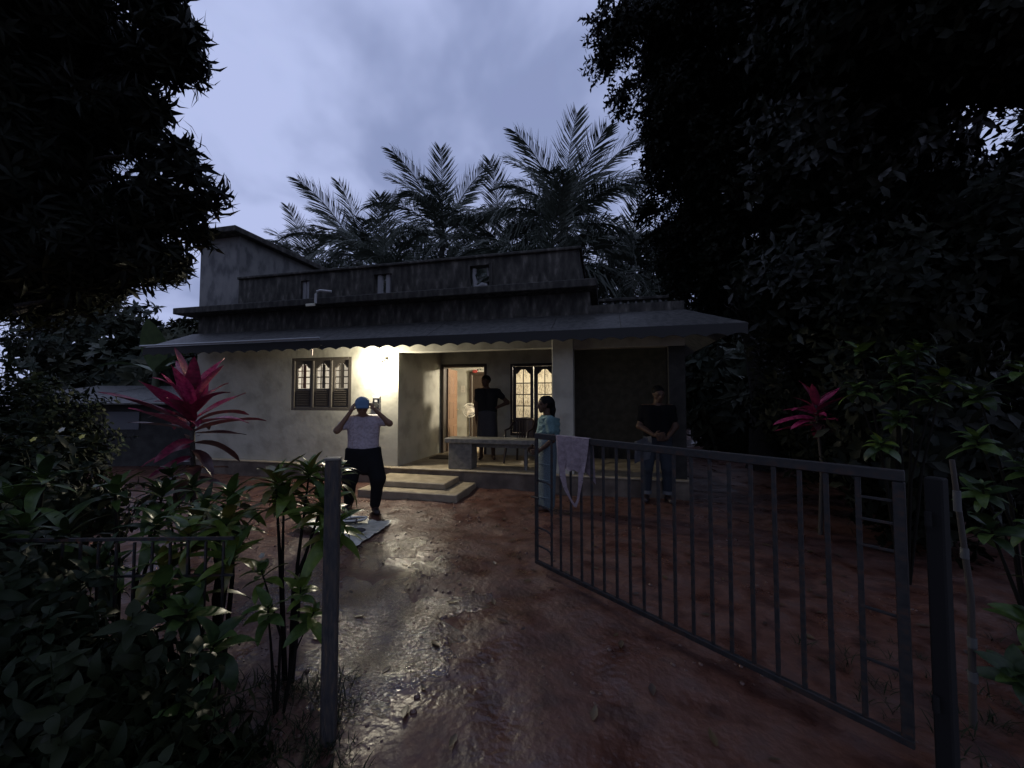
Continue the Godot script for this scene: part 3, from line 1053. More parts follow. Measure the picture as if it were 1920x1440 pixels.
	var rr := put("red_ornament", ro.commit(), M("red paint", L(0.45, 0.06, 0.05), 0.5), self, spot(-0.06, 2.39, -4.5))
	meta(rr, "red ornament high on the hall wall, top of the doorway", "ornament")
	var ga := ST()
	for k in 14:
		leaf(ga, Transform3D(Basis(Vector3.UP, k * 2.3) * Basis(Vector3.RIGHT, 0.5), V(-0.12 + 0.018 * k, -0.02 * sin(k * 0.5), 0)), 0.07, 0.014, 0.8, 0.2, 2)
	var gg := put("door_garland", ga.commit(), M("dry garland", L(0.06, 0.05, 0.025), 0.8), self, spot(0.86, 2.24, -2.02))
	meta(gg, "dark dry leaf garland hanging at the top of the open doorway", "garland")
	# dark mat on the porch floor at the door
	var mt := put("door_mat", ext(-0.3, 0.3, 0.0, 0.02, -0.2, 0.2, 0.006), M("mat fibre", L(0.06, 0.045, 0.03), 0.95, {"bump": 1.0, "bumpfreq": 0.05, "scale": 3.0}), self, spot(0.45, F0 + 0.002, -1.2))
	meta(mt, "dark mat on the porch floor before the open door", "mat")

# ---------------------------------------------------------------- gate, posts, fence
func build_gate() -> void:
	var iron := M("dark gate iron", L(0, 0, 0), 0.6, {"tone": [Color(0.012, 0.012, 0.012), Color(0.021, 0.021, 0.021), Color(0.026, 0.023, 0.021), Color(0.055, 0.026, 0.015)], "offs": [0.25, 0.5, 0.62, 0.8], "scale": 2.0, "freq": 0.02, "metal": 0.25})
	var pa := V(0.215, 0, -3.55)
	var pb := V(1.71, 0, -1.69)
	var ln := (pb - pa).length()
	var ang := atan2(-(pb - pa).z, (pb - pa).x)
	var g := thing("gate", "dark iron bar gate standing open into the yard", "gate", Transform3D(Basis(Vector3.UP, ang), pa))
	put("top_rail", bxm(V(ln / 2, 1.215, 0), V(ln, 0.05, 0.03), 0.004), iron, g)
	put("bottom_rail", bxm(V(ln / 2, 0.085, 0), V(ln, 0.035, 0.03), 0.004), iron, g)
	put("stile", bxm(V(0.014, 0.645, 0), V(0.028, 1.085, 0.028), 0.003), iron, g)
	put("stile", bxm(V(ln - 0.02, 0.645, 0), V(0.04, 1.085, 0.032), 0.003), iron, g)
	for i in 19:
		var x := ln * (0.0864 + 0.0471 * i)
		put("bar", bxm(V(0, 0, 0), V(0.022, 1.087, 0.012), 0.002), iron, g, Transform3D(Basis(Vector3.BACK, rng.randf_range(-0.004, 0.004)), V(x + rng.randf_range(-0.004, 0.004), 0.6465, rng.randf_range(-0.003, 0.003))))
	for y in [0.22, 0.38, 0.58, 0.8]:
		put("rung", tubem([V(0.03, y + 0.012, 0), V(ln * 0.06, y + 0.01, 0), V(ln * 0.08, y - 0.004, 0), V(ln * 0.084, y - 0.03, 0)], [0.008], 6), iron, g)
	for y in [0.37, 0.6, 0.88, 1.0, 1.1]:
		put("rung", bxm(V(ln * 0.962, y, 0), V(ln * 0.062, 0.013, 0.01), 0.002), iron, g)
	put("latch", tubem([V(-0.03, 0.66, 0.02), V(0.06, 0.66, 0.02)], [0.009], 8), iron, g)
	var wood := M("weathered post", L(0, 0, 0), 0.75, {"tone": [Color(0.015, 0.015, 0.016), Color(0.03, 0.027, 0.025), Color(0.06, 0.042, 0.028)], "scale": Vector3(3, 0.6, 3), "freq": 0.03, "bump": 0.4, "bumpfreq": 0.05})
	var p1 := thing("gate_post", "weathered square post beside the leafy shrub, left of the gateway", "post", Transform3D(Basis(Vector3.UP, 0.25), V(-0.83, 0, -1.8)))
	put("shaft", bxm(V(0, 0.5, 0), V(0.062, 1.54, 0.062), 0.005), wood, p1)
	put("cap", bxm(V(0, 1.274, 0), V(0.068, 0.012, 0.068), 0.003), M("post cap", L(0.12, 0.11, 0.09), 0.6), p1)
	var p2 := thing("gate_post", "dark square post that carries the hinges of the open gate", "post", Transform3D(Basis(Vector3.UP, 0.4), V(1.79, 0, -1.64)))
	put("shaft", bxm(V(0, 0.47, 0), V(0.058, 1.5, 0.058), 0.006), M("dark hinge post", L(0.014, 0.0135, 0.013), 0.8, {"spec": 0.25}), p2)
	for y in [0.3, 1.05]:
		put("hinge", tubem([V(-0.05, y - 0.03, -0.01), V(-0.05, y + 0.03, -0.01)], [0.012], 8), mats["dark hinge post"], p2)
	# low grille fence running left from the post
	var f := thing("fence", "low dark grille fence half hidden by the left shrubs", "fence", Transform3D(Basis(Vector3.UP, 0.03), V(-1.3, 0, -1.9)))
	put("top_rail", bxm(V(-1.6, 0.875, 0), V(3.1, 0.014, 0.014)), iron, f)
	put("middle_rail", bxm(V(-1.6, 0.70, 0), V(3.1, 0.01, 0.01)), iron, f)
	for i in 36:
		put("bar", bxm(V(-0.1 - i * 0.084, 0.42, 0), V(0.009, 0.88, 0.009)), iron, f)
	# wet cloth hung over the gate
	var cs := ST()
	var cm := M("pale pink cloth", L(0, 0, 0), 0.9, {"tone": [Color(0.2, 0.155, 0.165), Color(0.31, 0.25, 0.265)], "scale": 2.0, "freq": 0.02, "bump": 0.5, "bumpfreq": 0.05, "back": 0.2})
	var o := Transform3D(g.transform.basis, g.transform * V(0.29, 1.24, 0))
	var th := thing("hung_vest", "pale pink vest hung upside down over the gate's top rail", "vest", o)
	var cw := 0.36
	var grid := func(u: float, v: float) -> Vector3:   # u across 0..1, v down 0..1
		var taper := lerpf(1.0, 0.78, v)
		var x := cw * (0.5 + (u - 0.5) * taper)
		return V(x, -v * 0.27, 0.03 + 0.012 * sin(u * 11.0 + v * 3.0) * v + 0.006 * sin(u * 23.0))
	for i in 16:
		for j in 8:
			var u0 := i / 16.0
			var u1 := (i + 1) / 16.0
			var v0 := j / 8.0
			var v1 := (j + 1) / 8.0
			_quad(cs, grid.call(u0, v0), grid.call(u1, v0), grid.call(u1, v1), grid.call(u0, v1), V(0, 0, 1))
	for i in 16:
		var u0 := i / 16.0
		var u1 := (i + 1) / 16.0
		_quad(cs, grid.call(u0, 0.0), grid.call(u1, 0.0), V(cw * u1, 0.004, 0.0), V(cw * u0, 0.004, 0.0), V(0, 1, 0))
		_quad(cs, V(cw * u0, 0.004, 0.0), V(cw * u1, 0.004, 0.0), V(cw * u1, -0.002, -0.026), V(cw * u0, -0.002, -0.026), V(0, 1, 0))
		_quad(cs, V(cw * u0, -0.002, -0.026), V(cw * u1, -0.002, -0.026), V(cw * u1 + 0.02, -0.2 - 0.16 * u1 * u1, -0.03), V(cw * u0 + 0.02, -0.2 - 0.16 * u0 * u0, -0.03), V(0, 0, -1))
	put("body", cs.commit(), cm, th)
	# straps that hang as a loop below
	var ss := ST()
	var stp := func(p: Array, w: Array) -> void:
		for i in p.size() - 1:
			var d: Vector3 = (p[i + 1] - p[i]).normalized()
			var x := d.cross(V(0, 0, 1)).normalized()
			for sg in [0.0]:
				_quad(ss, p[i] - x * w[i], p[i] + x * w[i], p[i + 1] + x * w[i + 1], p[i + 1] - x * w[i + 1], V(0, 0, 1))
	stp.call([V(0.075, -0.24, 0.035), V(0.09, -0.33, 0.04), V(0.115, -0.42, 0.036), V(0.17, -0.51, 0.03), V(0.215, -0.555, 0.028)], [0.035, 0.034, 0.022, 0.01, 0.012])
	stp.call([V(0.285, -0.24, 0.035), V(0.285, -0.33, 0.04), V(0.265, -0.42, 0.034), V(0.245, -0.5, 0.03), V(0.215, -0.555, 0.029)], [0.03, 0.024, 0.014, 0.012, 0.014])
	stp.call([V(0.13, -0.25, 0.042), V(0.17, -0.265, 0.05), V(0.215, -0.235, 0.05), V(0.27, -0.255, 0.045)], [0.012, 0.018, 0.016, 0.02])
	put("straps", ss.commit(), cm, th)

# ---------------------------------------------------------------- people
func eyes(n: Node3D, c: Vector3, b: Basis) -> void:
	var s := ST()
	for x in [-0.03, 0.03]:
		ball(s, c + b * V(x, 0.008, 0.076), V(0.011, 0.008, 0.008), 8, 6)
	put("eyes", s.commit(), M("eye", L(0.05, 0.045, 0.04), 0.2), n)

func build_people() -> void:
	var skin := M("brown skin", L(0.16, 0.085, 0.05), 0.5, {"spec": 0.4})
	var dskin := M("dark brown skin", L(0.06, 0.033, 0.021), 0.55, {"spec": 0.3})
	var hairm := M("black hair", L(0.005, 0.0045, 0.0045), 0.65, {"spec": 0.2})
	# --- man before the steps, both hands at his blue cap
	var y0 := gh(-2.05, -5.42)
	var a := thing("person", "person in pale shirt and dark trousers holding a blue cap with both hands", "person", Transform3D(Basis(Vector3.UP, 0.3), V(-2.08, y0, -5.42)))
	var hb := Basis(Vector3.UP, 0.05) * Basis(Vector3.RIGHT, 0.28)
	var hc := V(-0.02, 1.46, 0.06)
	var sL := V(-0.185, 1.285, 0)
	var sR := V(0.185, 1.285, 0)
	var eL := V(-0.33, 1.15, 0.12)
	var eR := V(0.345, 1.235, 0.12)
	var wL := V(-0.165, 1.40, 0.13)
	var wR := V(0.155, 1.425, 0.13)
	var torso := [[V(-0.1, 1.24, 0), V(-0.08, 0.95, 0), 0.105, 0.1, 1.0], [V(0.1, 1.24, 0), V(0.08, 0.95, 0), 0.105, 0.1, 1.0], [sL, sR, 0.065, 0.065], [V(-0.07, 0.9, 0), V(0.07, 0.9, 0), 0.115, 0.115]]
	var legs := [[V(-0.09, 0.86, 0), V(-0.17, 0.47, -0.02), 0.09, 0.06], [V(-0.17, 0.47, -0.02), V(-0.2, 0.1, -0.24), 0.056, 0.04], [V(0.09, 0.86, 0), V(0.2, 0.48, 0.1), 0.09, 0.06], [V(0.2, 0.48, 0.1), V(0.16, 0.09, 0.02), 0.056, 0.04]]
	var s := ST()
	sdf(s, torso + legs + [[V(0, 1.28, 0), hc - V(0, 0.08, 0.03), 0.06, 0.052], [sL, eL, 0.048, 0.038], [eL, wL, 0.038, 0.027], [sR, eR, 0.048, 0.038], [eR, wR, 0.038, 0.027],
		[V(-0.2, 0.06, -0.27), V(-0.22, 0.035, -0.1), 0.04, 0.03], [V(0.16, 0.05, 0.0), V(0.2, 0.035, 0.17), 0.04, 0.03]], 0.04, 0.016)
	head(s, hc, hb)
	hand(s, wL, V(0.35, 0.85, -0.15), V(0.8, -0.2, -0.4), -1.0, 0.7)
	hand(s, wR, V(-0.55, 0.75, -0.15), V(-0.8, -0.3, -0.4), 1.0, 0.7)
	put("body", s.commit(), skin, a)
	var shirt := M("pale mauve shirt", L(0, 0, 0), 0.85, {"tone": [Color(0.25, 0.21, 0.23), Color(0.35, 0.3, 0.32), Color(0.38, 0.33, 0.35)], "scale": 2.2, "freq": 0.02, "bump": 1.0, "bumpfreq": 0.02})
	var st := []
	for t in torso: st.append([t[0], t[1], t[2] + 0.018, t[3] + 0.02])
	st += [[sL, sL.lerp(eL, 0.55), 0.07, 0.066], [sR, sR.lerp(eR, 0.55), 0.07, 0.066], [V(-0.09, 1.05, 0.09), V(0.1, 0.98, 0.1), 0.015, 0.012], [V(-0.13, 1.2, 0.08), V(0.06, 1.03, 0.11), 0.014, 0.012]]
	put("shirt", body_mesh(st, 0.035, 0.016, [Plane(Vector3.DOWN, -0.865), Plane(V(0, 1, 0.05).normalized(), 1.335)]), shirt, a)
	var tr := [[V(-0.08, 0.87, 0), V(0.08, 0.87, 0), 0.135, 0.135], [V(-0.1, 0.84, 0), V(-0.17, 0.47, -0.02), 0.135, 0.105], [V(-0.17, 0.47, -0.02), V(-0.2, 0.12, -0.23), 0.09, 0.07], [V(0.1, 0.84, 0), V(0.2, 0.48, 0.1), 0.135, 0.105], [V(0.2, 0.48, 0.1), V(0.165, 0.11, 0.02), 0.09, 0.07], [V(0, 0.78, 0.02), V(0.02, 0.6, 0.05), 0.12, 0.08]]
	put("trousers", body_mesh(tr, 0.05, 0.016, [Plane(Vector3.UP, 0.905)]), M("dark trousers", L(0.012, 0.012, 0.013), 0.95, {"spec": 0.2}), a)
	var shoe := M("dark shoes", L(0.02, 0.012, 0.012), 0.5)
	for q in [[V(-0.2, 0.045, -0.28), V(-0.22, 0.03, -0.09)], [V(0.16, 0.04, -0.01), V(0.2, 0.03, 0.18)]]:
		put("shoe", body_mesh([[q[0], q[1], 0.048, 0.04]], 0.02, 0.012, [Plane(Vector3.DOWN, -0.004)]), shoe, a)
	put("cap", body_mesh([[hc + hb * V(0, 0.05, -0.02), hc + hb * V(0, 0.05, 0.02), 0.1, 0.097], [hc + hb * V(-0.05, 0.05, 0.08), hc + hb * V(0.05, 0.05, 0.08), 0.035, 0.035], [hc + hb * V(-0.06, 0.035, 0.13), hc + hb * V(0.06, 0.035, 0.13), 0.02, 0.02]], 0.03, 0.01, [Plane(hb * Vector3.DOWN, (hb * Vector3.DOWN).dot(hc + hb * V(0, 0.025, 0)))]), M("blue cap", L(0.06, 0.12, 0.2), 0.7), a)
	eyes(a, hc, hb)
	# --- woman in a blue green sari, in profile
	y0 = gh(0.46, -5.5)
	var w := thing("person", "person in a blue green sari standing in profile behind the gate", "person", Transform3D(Basis(Vector3.UP, -PI / 2 + 0.15), V(0.5, y0, -5.5)))
	hc = V(0, 1.475, 0.03)
	hb = Basis.IDENTITY
	sL = V(-0.15, 1.27, 0)
	sR = V(0.15, 1.27, 0)
	s = ST()
	var wt := [[V(-0.07, 1.22, 0.0), V(-0.06, 1.0, 0), 0.095, 0.085], [V(0.07, 1.22, 0), V(0.06, 1.0, 0), 0.095, 0.085], [sL, sR, 0.05, 0.05], [V(-0.06, 0.92, 0), V(0.06, 0.92, 0), 0.11, 0.11]]
	sdf(s, wt + [[V(0, 1.26, -0.01), hc - V(0, 0.08, 0.03), 0.05, 0.045], [sL, V(-0.2, 1.0, -0.03), 0.045, 0.036], [V(-0.2, 1.0, -0.03), V(-0.17, 0.86, 0.14), 0.036, 0.026], [sR, V(0.2, 1.0, -0.03), 0.045, 0.036], [V(0.2, 1.0, -0.03), V(0.17, 0.86, 0.14), 0.036, 0.026],
		[V(-0.07, 0.9, 0), V(-0.07, 0.08, 0), 0.09, 0.045], [V(0.07, 0.9, 0), V(0.07, 0.08, 0), 0.09, 0.045], [V(-0.07, 0.05, -0.02), V(-0.08, 0.03, 0.15), 0.04, 0.028], [V(0.07, 0.05, -0.02), V(0.08, 0.03, 0.15), 0.04, 0.028]], 0.035, 0.016)
	head(s, hc, hb)
	hand(s, V(-0.17, 0.86, 0.14), V(0.4, -0.3, 0.8), V(0.8, 0, -0.4), 1.0, 0.6)
	hand(s, V(0.17, 0.86, 0.14), V(-0.4, -0.3, 0.8), V(-0.8, 0, -0.4), -1.0, 0.6)
	put("body", s.commit(), dskin, w)
	eyes(w, hc, hb)
	put("hair", body_mesh([[hc + V(0, 0.04, -0.035), hc + V(0, 0.045, 0.0), 0.098, 0.088], [hc + V(0, 0.02, -0.09), hc + V(0, -0.07, -0.11), 0.055, 0.045], [hc + V(0, -0.07, -0.11), hc + V(0, -0.3, -0.12), 0.04, 0.018]], 0.03, 0.01, [Plane(V(0, -0.55, 1).normalized(), V(0, -0.55, 1).normalized().dot(hc + V(0, 0.06, 0.07)))]), hairm, w)
	var sari := M("sari cotton", L(0, 0, 0), 0.8, {"tone": [Color(0.035, 0.05, 0.06), Color(0.07, 0.1, 0.11), Color(0.12, 0.15, 0.16)], "scale": Vector3(3, 6, 3), "freq": 0.03, "bump": 0.8, "bumpfreq": 0.02})
	var teal := M("teal drape", L(0, 0, 0), 0.75, {"tone": [Color(0.06, 0.12, 0.12), Color(0.12, 0.21, 0.21)], "scale": 4.0, "freq": 0.03, "bump": 0.8, "bumpfreq": 0.02})
	put("sari_skirt", body_mesh([[V(-0.05, 0.95, 0), V(0.05, 0.95, 0), 0.125, 0.125], [V(-0.05, 0.9, 0), V(-0.06, 0.09, 0.01), 0.13, 0.1], [V(0.05, 0.9, 0), V(0.06, 0.09, 0.01), 0.13, 0.1], [V(0, 0.8, 0.05), V(0, 0.1, 0.1), 0.08, 0.06]], 0.05, 0.016, [Plane(Vector3.DOWN, -0.045), Plane(Vector3.UP, 1.03)]), sari, w)
	for y in [0.2, 0.44, 0.66]:
		var ring := []
		for k in 21:
			var an := TAU * k / 20.0
			ring.append(V(cos(an) * (0.152 + y * 0.03), y + 0.012 * sin(an), sin(an) * (0.115 + y * 0.025) + 0.03))
		put("sari_border", tubem(ring, [0.006], 5), M("sari border", L(0.13, 0.17, 0.18), 0.7), w)
	var bl := []
	for t in wt.slice(0, 3): bl.append([t[0], t[1], t[2] + 0.016, t[3] + 0.014])
	bl += [[sL, V(-0.18, 1.12, -0.015), 0.062, 0.06], [sR, V(0.18, 1.12, -0.015), 0.062, 0.06], [V(0.05, 1.24, 0.06), V(0.0, 1.08, 0.09), 0.06, 0.06], [V(-0.06, 1.25, 0.05), V(-0.02, 1.1, 0.09), 0.06, 0.055]]
	put("blouse", body_mesh(bl, 0.035, 0.014, [Plane(Vector3.DOWN, -1.03), Plane(Vector3.UP, 1.33)]), teal, w)
	var pd := ST()
	for i in 9:
		for k in 6:
			var pf := func(ii: int, kk: int) -> Vector3:
				var v := ii / 9.0
				var an := lerpf(1.9, 4.4, kk / 6.0)
				return V(-cos(an) * 0.2 * (1.0 - 0.1 * v), 1.32 - v * 0.28 - 0.05 * absf(kk - 3.0) / 3.0, sin(an) * 0.16 - 0.02 + 0.01 * sin(v * 20.0 + kk))
			_quad(pd, pf.call(i, k), pf.call(i, k + 1), pf.call(i + 1, k + 1), pf.call(i + 1, k), V(0, 0.3, -1))
	put("shoulder_drape", pd.commit(), teal, w)
	# --- man on the porch, hand on hip
	var pm := thing("person", "person standing on the porch with hand on hip, dark against the lit doorway", "person", spot(1.36, F0 + 0.002, -1.2, 13.5))
	hc = V(-0.04, 1.6, 0.02)
	hb = Basis(Vector3.UP, -0.6)
	sL = V(-0.19, 1.4, 0)
	sR = V(0.19, 1.4, 0)
	eR = V(0.42, 1.17, -0.08)
	wR = V(0.2, 1.07, 0.04)
	torso = [[V(-0.1, 1.34, 0), V(-0.075, 1.02, 0), 0.11, 0.1], [V(0.1, 1.34, 0), V(0.075, 1.02, 0), 0.11, 0.1], [sL, sR, 0.065, 0.065], [V(-0.07, 0.98, 0), V(0.07, 0.98, 0), 0.115, 0.115]]
	s = ST()
	sdf(s, torso + [[V(0, 1.4, 0), hc - V(0, 0.08, 0.02), 0.062, 0.055], [sR, eR, 0.052, 0.042], [eR, wR, 0.042, 0.029], [sL, V(-0.24, 1.12, -0.02), 0.052, 0.042], [V(-0.24, 1.12, -0.02), V(-0.23, 0.88, 0.06), 0.042, 0.029],
		[V(-0.09, 0.95, 0), V(-0.12, 0.5, 0.02), 0.095, 0.062], [V(-0.12, 0.5, 0.02), V(-0.13, 0.09, -0.02), 0.058, 0.04], [V(0.09, 0.95, 0), V(0.11, 0.5, 0.03), 0.095, 0.062], [V(0.11, 0.5, 0.03), V(0.12, 0.09, -0.01), 0.058, 0.04], [V(-0.13, 0.045, -0.04), V(-0.15, 0.03, 0.13), 0.04, 0.028], [V(0.12, 0.045, -0.03), V(0.15, 0.03, 0.14), 0.04, 0.028]], 0.04, 0.016)
	head(s, hc, hb)
	hand(s, wR, V(-0.7, -0.5, 0.4), V(-0.4, 0.2, -0.9), 1.0, 0.9)
	hand(s, V(-0.23, 0.88, 0.06), V(0, -1, 0.15), V(1, 0, 0), -1.0, 0.5)
	put("body", s.commit(), dskin, pm)
	eyes(pm, hc, hb)
	put("hair", body_mesh([[hc + hb * V(0, 0.045, -0.03), hc + hb * V(0, 0.05, 0.0), 0.094, 0.086]], 0.03, 0.01, [Plane(hb * V(0, -0.7, 0.7).normalized(), (hb * V(0, -0.7, 0.7).normalized()).dot(hc + hb * V(0, 0.06, 0.06)))]), hairm, pm)
	st = []
	for t in torso: st.append([t[0], t[1], t[2] + 0.014, t[3] + 0.016])
	st += [[sL, V(-0.22, 1.25, 0), 0.07, 0.062], [sR, sR.lerp(eR, 0.5), 0.07, 0.062]]
	put("shirt", body_mesh(st, 0.035, 0.016, [Plane(Vector3.DOWN, -0.93), Plane(Vector3.UP, 1.455)]), M("dark grey shirt", L(0.016, 0.017, 0.018), 0.95, {"spec": 0.15}), pm)
	put("lungi", body_mesh([[V(-0.06, 0.96, 0), V(0.06, 0.96, 0), 0.135, 0.135], [V(-0.06, 0.9, 0), V(-0.09, 0.4, 0.02), 0.14, 0.13], [V(0.06, 0.9, 0), V(0.09, 0.4, 0.02), 0.14, 0.13]], 0.05, 0.016, [Plane(Vector3.DOWN, -0.42)]), M("dark lungi", L(0.025, 0.025, 0.03), 0.85), pm)
	# the one inside, whose shadow falls on the porch side wall
	var ins = pm.duplicate()
	ins.name = numbered("person")
	add_child(ins)
	ins.transform = spot(1.27, F0 + 0.002, -2.37, 100)
	ins.set_meta("label", "person just inside the door, known by the shadow on the porch side wall")
	# --- man in the dark before the right bay
	y0 = gh(2.2, -5.85)
	var d := thing("person", "person in dark top and grey jeans standing in the shade behind the gate bars", "person", Transform3D(Basis(Vector3.UP, -0.25), V(2.2, y0, -5.85)))
	hc = V(0.02, 1.6, 0.03)
	hb = Basis(Vector3.UP, 0.3) * Basis(Vector3.RIGHT, 0.2)
	sL = V(-0.19, 1.39, 0)
	sR = V(0.19, 1.39, 0)
	torso = [[V(-0.1, 1.33, 0), V(-0.075, 1.02, 0), 0.11, 0.1], [V(0.1, 1.33, 0), V(0.075, 1.02, 0), 0.11, 0.1], [sL, sR, 0.065, 0.065], [V(-0.07, 0.98, 0), V(0.07, 0.98, 0), 0.115, 0.115]]
	eL = V(-0.26, 1.12, 0.02)
	wL = V(-0.06, 1.0, 0.2)
	eR = V(0.26, 1.12, 0.02)
	wR = V(0.1, 0.95, 0.2)
	s = ST()
	sdf(s, torso + [[V(0, 1.4, 0), hc - V(0, 0.08, 0.02), 0.06, 0.054], [sL, eL, 0.05, 0.04], [eL, wL, 0.04, 0.028], [sR, eR, 0.05, 0.04], [eR, wR, 0.04, 0.028],
		[V(-0.09, 0.92, 0), V(-0.16, 0.5, 0.06), 0.095, 0.062], [V(-0.16, 0.5, 0.06), V(-0.17, 0.09, 0.0), 0.058, 0.04], [V(0.09, 0.92, 0), V(0.13, 0.5, 0.03), 0.095, 0.062], [V(0.13, 0.5, 0.03), V(0.14, 0.09, -0.02), 0.058, 0.04]], 0.04, 0.016)
	head(s, hc, hb)
	hand(s, wL, V(0.8, 0.1, 0.5), V(0.3, 0.2, -0.9), 1.0, 0.6)
	hand(s, wR, V(-0.7, 0.1, 0.5), V(-0.3, 0.2, -0.9), -1.0, 0.6)
	put("body", s.commit(), dskin, d)
	eyes(d, hc, hb)
	put("hair", body_mesh([[hc + hb * V(0, 0.045, -0.03), hc + hb * V(0, 0.05, 0.0), 0.094, 0.086]], 0.03, 0.01, [Plane(hb * V(0, -0.7, 0.7).normalized(), (hb * V(0, -0.7, 0.7).normalized()).dot(hc + hb * V(0, 0.06, 0.06)))]), hairm, d)
	st = []
	for t in torso: st.append([t[0], t[1], t[2] + 0.014, t[3] + 0.016])
	st += [[sL, sL.lerp(eL, 0.6), 0.07, 0.06], [sR, sR.lerp(eR, 0.6), 0.07, 0.06]]
	put("shirt", body_mesh(st, 0.035, 0.016, [Plane(Vector3.DOWN, -0.92), Plane(Vector3.UP, 1.445)]), M("black shirt", L(0.006, 0.006, 0.007), 0.95, {"spec": 0.15}), d)
	put("jeans", body_mesh([[V(-0.07, 0.95, 0), V(0.07, 0.95, 0), 0.125, 0.125], [V(-0.09, 0.92, 0), V(-0.16, 0.5, 0.06), 0.12, 0.085], [V(-0.16, 0.5, 0.06), V(-0.17, 0.16, 0.0), 0.08, 0.072], [V(0.09, 0.92, 0), V(0.13, 0.5, 0.03), 0.12, 0.085], [V(0.13, 0.5, 0.03), V(0.14, 0.16, -0.02), 0.08, 0.072]], 0.035, 0.016, [Plane(Vector3.UP, 0.99)]), M("grey jeans", L(0.03, 0.034, 0.04), 0.9, {"spec": 0.2}), d)
	for q in [[V(-0.17, 0.14, 0.0)], [V(0.14, 0.14, -0.02)]]:
		put("cuff", tubem([q[0] - V(0, 0.03, 0), q[0] + V(0, 0.02, 0)], [0.078, 0.078], 14), M("pale cuff", L(0.09, 0.093, 0.096), 0.85), d)
	for q in [[V(-0.17, 0.045, -0.03), V(-0.19, 0.035, 0.15)], [V(0.14, 0.045, -0.05), V(0.17, 0.035, 0.13)]]:
		put("shoe", body_mesh([[q[0], q[1], 0.05, 0.042]], 0.02, 0.012, [Plane(Vector3.DOWN, -0.004)]), shoe, d)
	var ck := ST()
	for i in 8:
		for j in 6:
			var cf := func(ii: int, jj: int) -> Vector3: return V(-0.34 + ii * 0.03 + 0.005 * sin(jj), 0.98 - jj * 0.055 - 0.012 * (7 - ii), 0.12 + 0.03 * sin(ii * 0.9 + jj * 0.4))
			_quad(ck, cf.call(i, j), cf.call(i + 1, j), cf.call(i + 1, j + 1), cf.call(i, j + 1), V(0, 0, 1))
	var co := put("grey_cloth", ck.commit(), M("grey cloth", L(0.06, 0.06, 0.064), 0.9), self, d.transform)
	meta(co, "grey cloth hanging from the arm of the person behind the gate bars", "cloth")

